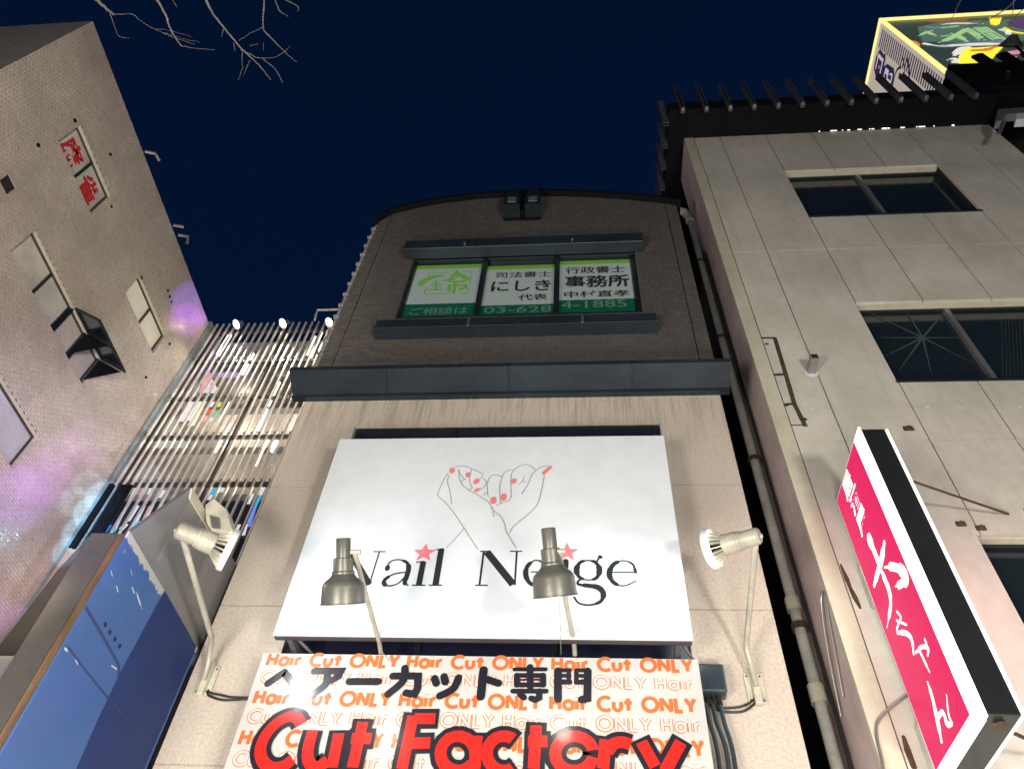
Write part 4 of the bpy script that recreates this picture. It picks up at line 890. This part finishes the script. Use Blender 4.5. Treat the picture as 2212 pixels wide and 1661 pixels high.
for zz_ in rails[1:]:
    mb = MB(); mb.box(-7.0, -3.6, YS+.35, 10.4, zz_-.1, zz_+.06); mb.build('landing', 'soffit', vb)
mb = MB(); mb.box(-7.4, -3.4, 9.6, 9.7, 6, rails[0]+.1); mb.build('rear_wall', 'inner_wall', vb)
mb = MB(); mb.box(-7.4, -3.6, YS+.35, 10.4, rails[0]-.02, rails[0]+.05); mb.build('roof', 'inner_wall', vb)
mb = MB(); mb.box(-7.45, -6.99, 7.72, 9.6, 0, rails[0]+.1); mb.box(-7.1, -6.985, 7.705, 7.72, 5, rails[0]+.05); mb.build('side_column', 'pale_blue', vb)
for (x, za, zb) in ((-5.35, rails[2]+.05, rails[1]-.1), (-4.75, rails[3]+.05, rails[2]-.1), (-5.0, rails[1]+.05, rails[0]-.1)):
    mb = MB()
    for k in range(7): mb.box(x+k*.09, x+k*.09+.12, 8.5, 9.4, za+(zb-za)*k/7, za+(zb-za)*k/7+.05)
    mb.prism([(x, 8.49, za), (x+.12, 8.49, za), (x+.75, 8.49, zb), (x+.63, 8.49, zb)], (0, .04, 0)); mb.build('stair', 'gap', vb)
mb = MB(); mb.box(-7.0, -3.6, YS+.3, YS+.34, 5.0, rails[4]-.12); mb.build('navy_back_panel', 'navy', vb)
z7 = zz(600, 1150, .3617); z3c = zz(200, 1700, .3617)
M['tube_on'] = emit('light_tube', (1, .93, .74), 3.2); M['tube_cool'] = emit('light_tube_cool', (.62, .85, .95), .9)
tubes = [(z7, (728, 285), (600, 500), .07, 'tube_on', 'topmost left'), (z7, (968, 490), (852, 700), .05, 'tube_on', 'second from the top, centre'), (z7, (1242, 785), (1122, 1025), .04, 'tube_on', 'upper right of centre'),
         (z7, (722, 1220), (565, 1500), .05, 'tube_on', 'lower left'), (z7, (1132, 1365), (970, 1645), .045, 'tube_on', 'lowest right'), (z7, (1608, 310), (1530, 500), .03, 'tube_on', 'topmost, beside the tiled gable'), (z7, (1680, 250), (1560, 560), .03, 'tube_on', 'topmost and rightmost'),
         (z7, (1105, 1065), (1010, 1280), .06, 'tube_cool', 'bluish one in the middle'), (z7, (1210, 1385), (1160, 1500), .06, 'tube_cool', 'short bluish one at the right'), (z7, (720, 990), (610, 1190), .02, 'tube_on', 'thin one at the dark post')]
for z, p, q, w, m, lab in tubes:
    A = at(*z(*p), 'y', 8.08); B = at(*z(*q), 'y', 8.08); x = (A.x+B.x)/2
    t = thing('light_tube', 'lit vertical light tube behind the louvres, ' + lab, 'light tube', (x, 8.08, B.z), 'light tubes behind the louvres')
    mb = MB(); mb.lathe((x, 8.08, B.z), (0, 0, 1), [(0, 0), (.0, w*.5), (A.z-B.z, w*.5), (A.z-B.z, 0)], 10); mb.build('tube', m, t, True)
    mb = MB(); mb.box(x-w*.4, x+w*.4, 8.08+w*.52, 8.1+w*.52, B.z, A.z); mb.build('batten', 'alu', t)
# posters and shelves behind louvres
P8 = Plane('-y', 8.2)
cols_ = {'p_pink': (.8, .35, .38), 'p_white': (.75, .75, .8), 'p_yel': (.8, .75, .08), 'p_red': (.8, .08, .08), 'p_green': (.2, .6, .25), 'p_cream': (.85, .85, .6), 'p_blue': (.03, .22, .75), 'p_cyan': (.05, .5, .75), 'p_violet': (.25, .2, .8), 'p_orange': (.9, .35, .15)}
for k_, c_ in cols_.items(): M[k_] = emit(k_, c_, .75, tuple(x*.5 for x in c_))
wp = thing('landing_poster', 'pink and white triangular poster seen through the louvres', 'poster', P8.to3(*P8.px(*z7(500, 850)), 0))
I = Ink(P8, 0.0); I.poly([P8.px(*z7(*p)) for p in ((500, 670), (600, 860), (570, 900), (400, 890))]); I.build('sheet', 'p_white', wp)
I = Ink(P8, .004); I.px(z7, [(500, 690), (490, 760), (430, 880)], .09); I.px(z7, [(540, 780), (520, 880)], .05); I.build('print', 'p_pink', wp)
shelf = thing('poster_row', 'row of bright small posters and flyers seen through the louvres', 'posters', P8.to3(*P8.px(*z7(450, 1100)), 0))
P81 = Plane('-y', 8.12)
for m, p, q, w in (('p_white', (330, 985), (220, 1190), .10), ('p_white', (390, 985), (300, 1180), .09), ('p_cream', (450, 975), (320, 1235), .12), ('p_white', (545, 985), (510, 1040), .10), ('p_red', (520, 1060), (490, 1110), .11), ('p_pink', (470, 1130), (440, 1190), .12), ('p_yel', (620, 990), (600, 1040), .08), ('p_green', (590, 1080), (560, 1140), .07), ('p_white', (540, 1150), (520, 1190), .08)):
    I = Ink(P81, 0); I.px(z7, [p, q], w, False, False); I.build('flyer', m, shelf)
cases = [('p_white', (740, 330), (455, 805), .045), ('p_white', (800, 320), (560, 730), .03), ('p_white', (860, 340), (640, 790), .035), ('p_violet', (700, 330), (600, 500), .05), ('p_blue', (590, 740), (530, 815), .08), ('p_cyan', (650, 770), (620, 815), .06), ('p_pink', (955, 330), (900, 450), .06), ('p_white', (1010, 360), (990, 420), .05), ('p_white', (870, 540), (770, 700), .08),
         ('p_cream', (940, 540), (860, 700), .06), ('p_orange', (1100, 560), (1060, 630), .06), ('p_pink', (1020, 540), (920, 740), .08), ('p_cyan', (880, 700), (840, 790), .09), ('p_cream', (760, 730), (700, 785), .08), ('p_white', (1150, 380), (1100, 460), .06),
         ('p_white', (1700, 305), (1680, 340), .05), ('p_cyan', (1690, 340), (1640, 430), .07), ('p_white', (1640, 430), (1610, 480), .06), ('p_white', (1780, 320), (1740, 400), .06), ('p_cyan', (1565, 400), (1530, 470), .07),
         ('p_white', (2195, 310), (2140, 430), .07), ('p_cyan', (2140, 430), (2010, 720), .07), ('p_white', (2000, 730), (1965, 850), .06), ('p_white', (2070, 420), (2020, 525), .05), ('p_white', (1930, 735), (1870, 860), .05), ('p_violet', (2090, 560), (2030, 760), .05)]
sgn = thing('light_sign_cluster', 'cluster of white, cyan and pink lit signs behind the dark lower louvres', 'signs', (-5.8, 8.1, 7.5))
for m, p, q, w in cases:
    I = Ink(P81, 0); I.px(z3c, [p, q], w, False, False); I.build('lit_panel', m, sgn)
# struts and pipes at the left foot of the screen
mb = MB(); A = at(242, 1044, 'y', 7.6); B = at(150, 1182, 'y', 7.6); xx = (A.x+B.x)/2
mb.box(A.x-.04, A.x+.03, 7.6, 7.66, B.z, A.z); mb.box(A.x+.12, A.x+.3, 7.62, 7.66, B.z, A.z)
tag(mb.build('black_strut', 'eave'), 'black metal strut at the lower left foot of the louvres', 'strut')
M['copper'] = mat('copper_lit_pipe', (.55, .38, .3), .35, .3, .1)
for k, (u, v, zb_) in enumerate(((152, 1186, 1262), (178, 1186, 1236))):
    A = at(u, v, 'y', 7.6); zb2 = at(u-60, zb_+40, 'y', 7.6).z
    mb = MB(); mb.box(A.x-.02, A.x+.025, 7.58, 7.62, zb2, A.z); mb.box(A.x+.026, A.x+.09, 7.6, 7.625, zb2, A.z)
    tag(mb.build('brown_post', 'copper'), ('left one of the two short pinkish brown posts below the black strut', 'right one of the two short pinkish brown posts below the black strut')[k], 'post', 'brown posts')
# rooftop floodlights on the louvre screen
M['warm_on'] = emit('warm_lamp', (1, .88, .62), 22)
for k, (u, v) in enumerate(((517, 699), (617, 697), (717, 695))):
    p = at(u, v, 'y', 7.7)
    t = thing('screen_floodlight', 'glowing floodlight on top of the louvre screen, ' + ('left', 'middle', 'right')[k] + ' one of three', 'floodlight', p, 'floodlights on the louvre screen')
    mb = MB(); mb.lathe(p, (-.5, -.25, -.8), [(-.07, .0), (-.07, .045), (.0, .055), (.07, .10), (.075, .10), (.06, .09), (.0, .04)], 20); mb.build('shade', 'alu', t, True)
    mb = MB(); mb.lathe(p+Vector((-.5, -.25, -.8)).normalized()*.05, (-.5, -.25, -.8), [(-.03, 0), (-.03, .04), (.0, .075), (.025, .06), (.04, 0)], 16); mb.build('bulb', 'warm_on', t, True)
    mb = MB(); mb.tube([p, p+Vector((.02, .12, -.12))], .015, 6); mb.build('stem', 'eave', t)
    light('SPOT', 'screen_lamp', p+Vector((-.10, -.22, -.16)), 170, (1, .92, .78), (p.x+.35, 7.9, 9), .05, 84, .8)
# ================================================================== BLUE PANEL, GREY PLATE, LOW WALL
bs = thing('blue_projecting_board', 'weathered blue painted board box with four small holes, projecting at the lower left', 'board', (-2.43, 3.4, 2.3))
BY_0, BY_1, BZt = 2.90, 3.97, 4.06
mb = MB(); mb.box(-2.535, -2.39, BY_0, BY_1, 2.2, BZt-.012); mb.build('grey_casing', 'greydark', bs, bevel=.003)
mb = MB(); mb.box(-2.389, -2.341, BY_0+.006, BY_1, 2.2, BZt-.013); mb.build('wood_edge', 'wood', bs)
mb = MB(); mb.box(-2.340, -2.330, BY_0, BY_1, 2.2, BZt); mb.build('blue_face', 'blue', bs)
pB = Plane('+x', -2.330); z4b = zz(0, 2000, .5317)
I = Ink(pB, .0012); I.poly([pB.px(*z4b(*p)) for p in ((1160, 400), (1385, 795), (1020, 1650), (880, 1950), (390, 1950), (540, 1650), (700, 1290), (845, 985))]); I.build('darker_patch', 'blue_dark', bs)  # darker blue patch over the rear part of the face
M['blue_seam'] = flat('blue_seam', (.018, .045, .15), .5)
I = Ink(pB, .0022); I.px(z4b, [(605, 520), (700, 680), (790, 840), (835, 930), (835, 1000)], .014); I.px(z4b, [(480, 800), (660, 1035), (860, 1270)], .008); pieces(I.mb, 'seam', 'blue_seam', bs)
I = Ink(pB, .0022)
for x, y in ((741, 642), (773, 696), (810, 743), (842, 793)): a, b = pB.px(*z4b(x, y)); I.blob((a, b), .012, .012)
pieces(I.mb, 'hole', 'gap', bs)
M['chip'] = flat('chipped_white', (.5, .54, .6), .7)
I = Ink(pB, .0012)
for q, w in (([(960, 410), (975, 460), (1000, 535)], [.004, .012, .003]), ([(930, 380), (945, 420)], .008), ([(820, 370), (830, 410)], .007), ([(780, 260), (790, 300)], .005), ([(530, 890), (545, 920)], .007), ([(785, 930), (820, 955)], .007), ([(455, 810), (470, 825)], .012), ([(880, 110), (872, 140)], .004), ([(920, 250), (930, 300)], .004)): I.px(z4b, q, w, True)
pieces(I.mb, 'paint_chip', 'chip', bs)
gp = thing('grey_slanted_plate', 'flat grey slanted sheet metal plate standing above the blue board', 'plate', (-2.4, 3.5, 4))
xg = -2.36
P_ = lambda u, v: at(u, v, 'x', xg)
e0, e1 = P_(412, 1054), P_(524, 1243); d_ = (e1-e0); far = e0+d_*1.35
mb = MB(); mb.prism([P_(414, 1054), P_(288, 1145), (xg, 2.93, 4.0), (xg, far.y, 4.0), far], (-.03, 0, 0)); mb.build('sheet', 'greyplate', gp)
mb = MB(); mb.prism([e0, e0+d_*.62, e0+d_*.62+Vector((0, .02, -.06)), e0+Vector((0, .03, -.06))], (.012, 0, 0)); mb.build('edge_strip', 'cream', gp)
lw = thing('low_grey_wall', 'dark grey cement upstand wall with a small framed opening at the lower left edge', 'wall', (-4.5, 5.2, 3))
yw = 5.2
mb = MB(); mb.prism([at(u, v, 'y', yw) for u, v in ((-60, 1436), (0, 1392), (125, 1230), (192, 1158), (300, 1150), (300, 1760), (-60, 1760))], (0, .25, 0)); mb.build('upstand', 'greydark', lw)
mb = MB(); mb.prism([at(u, v, 'y', yw-.03) for u, v in ((-40, 1416), (34, 1416), (6, 1466), (-40, 1540))], (0, .028, 0)); w_ = mb.build('opening_frame', 'pvc', lw)
mb = MB(); mb.prism([at(u, v, 'y', yw-.035) for u, v in ((-40, 1424), (22, 1424), (-6, 1470), (-40, 1530))], (0, .004, 0)); mb.build('pane', 'frost_blue', w_)
# ================================================================== BARE TREES
def tree(name, lab, trunk, limbs, twigs, k):
    t = thing(name, lab, 'tree', trunk[0])
    mb = MB(); pts = smooth_pts([tuple(p) for p in trunk], 5); n = len(pts); mb.tube(pts, [.16-.08*i/(n-1) for i in range(n)], 12); mb.build('trunk', 'bark', t, True)
    for pts, r0, r1 in twigs:
        q = [at(u*k, v*k, 'z', z) if v > -1 else Vector((u, v, z)) for u, v, z in pts]
        q2 = smooth_pts([tuple(p) for p in q], 4); q2 = [(a+random.uniform(-.004, .004), b+random.uniform(-.004, .004), c+random.uniform(-.004, .004)) for a, b, c in q2]
        n = len(q2); mb = MB(); mb.tube(q2, [r0+(r1-r0)*i/(n-1) for i in range(n)], 6); mb.build('branch', 'bark', t, True)
kk = .5787/1.736*1.0
ZB = 7.6
def W(u, v, z=ZB): return (u, v, z)
z1 = zz(0, 0, .5787)
def tw(pts, r0, r1, root=None, z=ZB, dz=0.):
    q = []
    n = len(pts)
    for i, (x, y) in enumerate(pts): q.append(at(*z1(x, y), 'z', z+dz*i/max(n-1, 1)))
    if root: q = [Vector(root)] + q
    return q, r0, r1
def tree2(name, lab, trunk, tws):
    t = thing(name, lab, 'tree', trunk[0])
    pts = smooth_pts([tuple(p) for p in trunk], 5); n = len(pts); mb = MB(); mb.tube(pts, [.17-.11*i/(n-1) for i in range(n)], 12); mb.build('trunk', 'bark', t, True)
    for q, r0, r1 in tws:
        q = [tuple(p) for p in q]; q2 = ([q[0]]+smooth_pts(q[1:], 5)) if (Vector(q[0])-Vector(q[1])).length > 1.2 else smooth_pts(q, 5); q2 = [(a+random.uniform(-.003, .003), b+random.uniform(-.003, .003), c+random.uniform(-.003, .003)) for a, b, c in q2]
        n = len(q2); mb = MB(); mb.tube(q2, [.5*(r0+(r1-r0)*(i/(n-1))**.7) for i in range(n)], 6); mb.build('branch', 'bark', t, True)
rt = (-2.2, -1.2, 6.6)
tree2('bare_tree', 'bare winter tree whose twigs hang into the sky at the top left', [(-2.4, -3.2, 0), (-2.35, -3.0, 2.5), (-2.3, -2.4, 4.5), (-2.2, -1.2, 6.6)], [
    tw([(620, -10), (680, 50), (742, 102)], .03, .016, rt), tw([(742, 95), (860, 95), (900, 130), (1000, 190), (1100, 235), (1260, 290)], .006, .003), tw([(705, 70), (740, 160), (770, 235), (835, 250)], .007, .003),
    tw([(1010, -5), (1060, 70), (1110, 200), (1172, 300)], .022, .009, rt), tw([(1172, 300), (1280, 318), (1390, 325)], .007, .003), tw([(1330, -10), (1380, 90), (1450, 180), (1560, 310), (1640, 385), (1700, 450), (1755, 520)], .022, .006, rt),
    tw([(1560, 320), (1680, 378), (1800, 365), (1880, 300)], .008, .003), tw([(1568, 330), (1570, 440), (1545, 520)], .007, .003), tw([(1620, 390), (1580, 490)], .006, .003), tw([(1700, 380), (1780, 450), (1830, 535)], .008, .005),
    tw([(1715, -5), (1705, 180), (1760, 250), (1850, 340), (1920, 405)], .015, .004, rt), tw([(1705, 175), (1620, 220), (1545, 265)], .006, .003), tw([(1780, -5), (1810, 70), (1865, 110)], .012, .004, rt), tw([(1840, -5), (1930, 45), (1930, 80)], .012, .004, rt),
    tw([(1515, 280), (1520, 335)], .006, .004), tw([(1450, 190), (1435, 240)], .005, .003), tw([(1620, 300), (1670, 285)], .005, .003), tw([(1710, 280), (1705, 330)], .004, .003), tw([(1115, -5), (1145, 50)], .008, .003, rt),
    tw([(1000, 190), (1100, 200), (1240, 240)], .004, .002), tw([(1060, 215), (1180, 250), (1290, 275)], .004, .002)])
def tr(pts, r0, r1, root=None, z=8.4):
    q = [at(u, v, 'z', z) for u, v in pts]
    return ([Vector(root)] if root else [])+q, r0, r1
rt2 = (5.6, -.6, 7.6)
tree2('bare_tree', 'bare winter tree with a few thin twigs at the top right corner above the billboard', [(6.4, -2.6, 0), (6.3, -2.5, 3), (6.0, -1.6, 5.5), (5.6, -.6, 7.6)], [
    tr([(2078, -5), (2062, 28), (2044, 60)], .01, .003, rt2), tr([(2200, -5), (2170, 22), (2120, 50), (2085, 60)], .014, .004, rt2), tr([(2190, -5), (2188, 30), (2180, 60)], .01, .003, rt2),
    tr([(2240, -5), (2200, 30), (2165, 75)], .012, .003, rt2), tr([(2170, 22), (2130, 25)], .005, .002)])
# ================================================================== SKY AND LIGHT
w = bpy.data.worlds.new('World'); SC.world = w; w.use_nodes = True
nt = w.node_tree; bg = nt.nodes['Background']; sky = nt.nodes.new('ShaderNodeTexSky'); sky.sky_type = 'NISHITA'; sky.sun_disc = False
sky.sun_elevation = R_(.6); sky.sun_rotation = R_(200); sky.altitude = 0; sky.ozone_density = 5
nt.links.new(sky.outputs[0], bg.inputs['Color']); bg.inputs['Strength'].default_value = .08
sun = bpy.data.lights.new('moonlight', 'SUN'); sun.energy = .004; sun.angle = R_(.5); sun.color = (.8, .88, 1); so = bpy.data.objects.new('moonlight', sun); COL.objects.link(so); so.rotation_euler = (R_(35), 0, R_(20))
WARM = (1, .86, .70)
for p_, w_, c_, r_ in (((-1.95, 1.35, 1.7), 230, (1, .92, .82), .5), ((.75, 1.35, 1.7), 330, (1, .94, .85), .4), ((3.0, -2.6, 1.0), 1300, (1, .96, .85), .35), ((-2.6, -1.2, .9), 1000, (1, .9, .78), .7)):
    light('POINT', 'unseen_street_glow', p_, w_, c_, size=r_)  # unseen lights near street level; the last is added to brighten the tiled wall
for u, v, p, c, ang, bl_ in ((70, 1020, 2400, (.66, .48, 1), 24, 1), (40, 1075, 6000, (.4, .15, 1), 5, .8), (95, 1035, 5000, (.55, .2, 1), 4, .8), (145, 985, 3500, (.65, .3, 1), 4, .9), (190, 950, 2600, (.7, .45, 1), 3.5, .9),
    (226, 1075, 11000, (.25, .65, 1), 2.4, .25), (205, 1110, 11000, (.3, .7, 1), 2.6, .25), (180, 1155, 10000, (.3, .7, 1), 2.6, .25), (158, 1195, 9000, (.3, .68, 1), 2.4, .25), (165, 1085, 4500, (.5, .75, 1), 2.2, .5), (190, 1045, 4000, (.6, .75, 1), 2, .5), (215, 1010, 2600, (.7, .75, 1), 1.8, .5),
    (130, 900, 900, (1, .82, .9), 12, 1), (110, 1290, 2600, (1, .76, .45), 9, 1), (422, 655, 16000, (.22, .06, 1), 3.4, .5), (405, 690, 14000, (.55, .08, 1), 2.6, .5), (300, 690, 700, (1, .8, .75), 5, 1)):
    light('SPOT', 'added_tile_glow', (-.35, -.1, 1.65), p, c, at(u, v, 'x', XL), .02, ang, bl_)  # added spots beside the camera throw coloured pools onto the tiled wall
light('AREA', 'light_box_glow', (1.92, 3.55, 4.3), 9, (1, .42, .45), (3.2, 3.9, 4.3), .6)
light('AREA', 'light_box_glow', (1.66, 3.6, 4.3), 2, (.9, 1, .85), (1.3, 4.2, 4.3), .5)
light('SPOT', 'unseen_street_glow', (.2, -2.2, 1.4), 3400, (1, .88, .74), (-7, 4.2, 9.5), .3, 50, .8)  # added spot with no known source, aimed to brighten the tiled side wall
# colour spill on the tiled wall: lit sign cluster, then one added light
light('POINT', 'colour_spill', (-5.7, 8.02, 8.3), 26, (.45, .8, 1), size=.04)
light('POINT', 'colour_spill', (-6.2, 8.02, 7.0), 14, (.75, .35, 1), size=.04)
light('POINT', 'colour_spill', (-6.45, 8.0, 12.35), 5, (.45, .25, 1), size=.03)  # added violet light, no lit sign at this height
for x, z, p in ((-6.2, 12.2, 52), (-4.6, 12.3, 52), (-6.0, 10.6, 44), (-4.7, 10.9, 44), (-6.0, 9.4, 26), (-4.6, 9.6, 26), (-5.3, 8.7, 8)): light('POINT', 'landing_light', (x, 8.6, z), p, (1, .9, .72), size=.15)
# ================================================================== render settings
SC.view_settings.view_transform = 'Standard'; SC.view_settings.look = 'None'; SC.view_settings.gamma = 1; SC.view_settings.exposure = 0
SC.cycles.use_denoising = True
SC.cycles.max_bounces = 6; SC.cycles.sample_clamp_indirect = 6
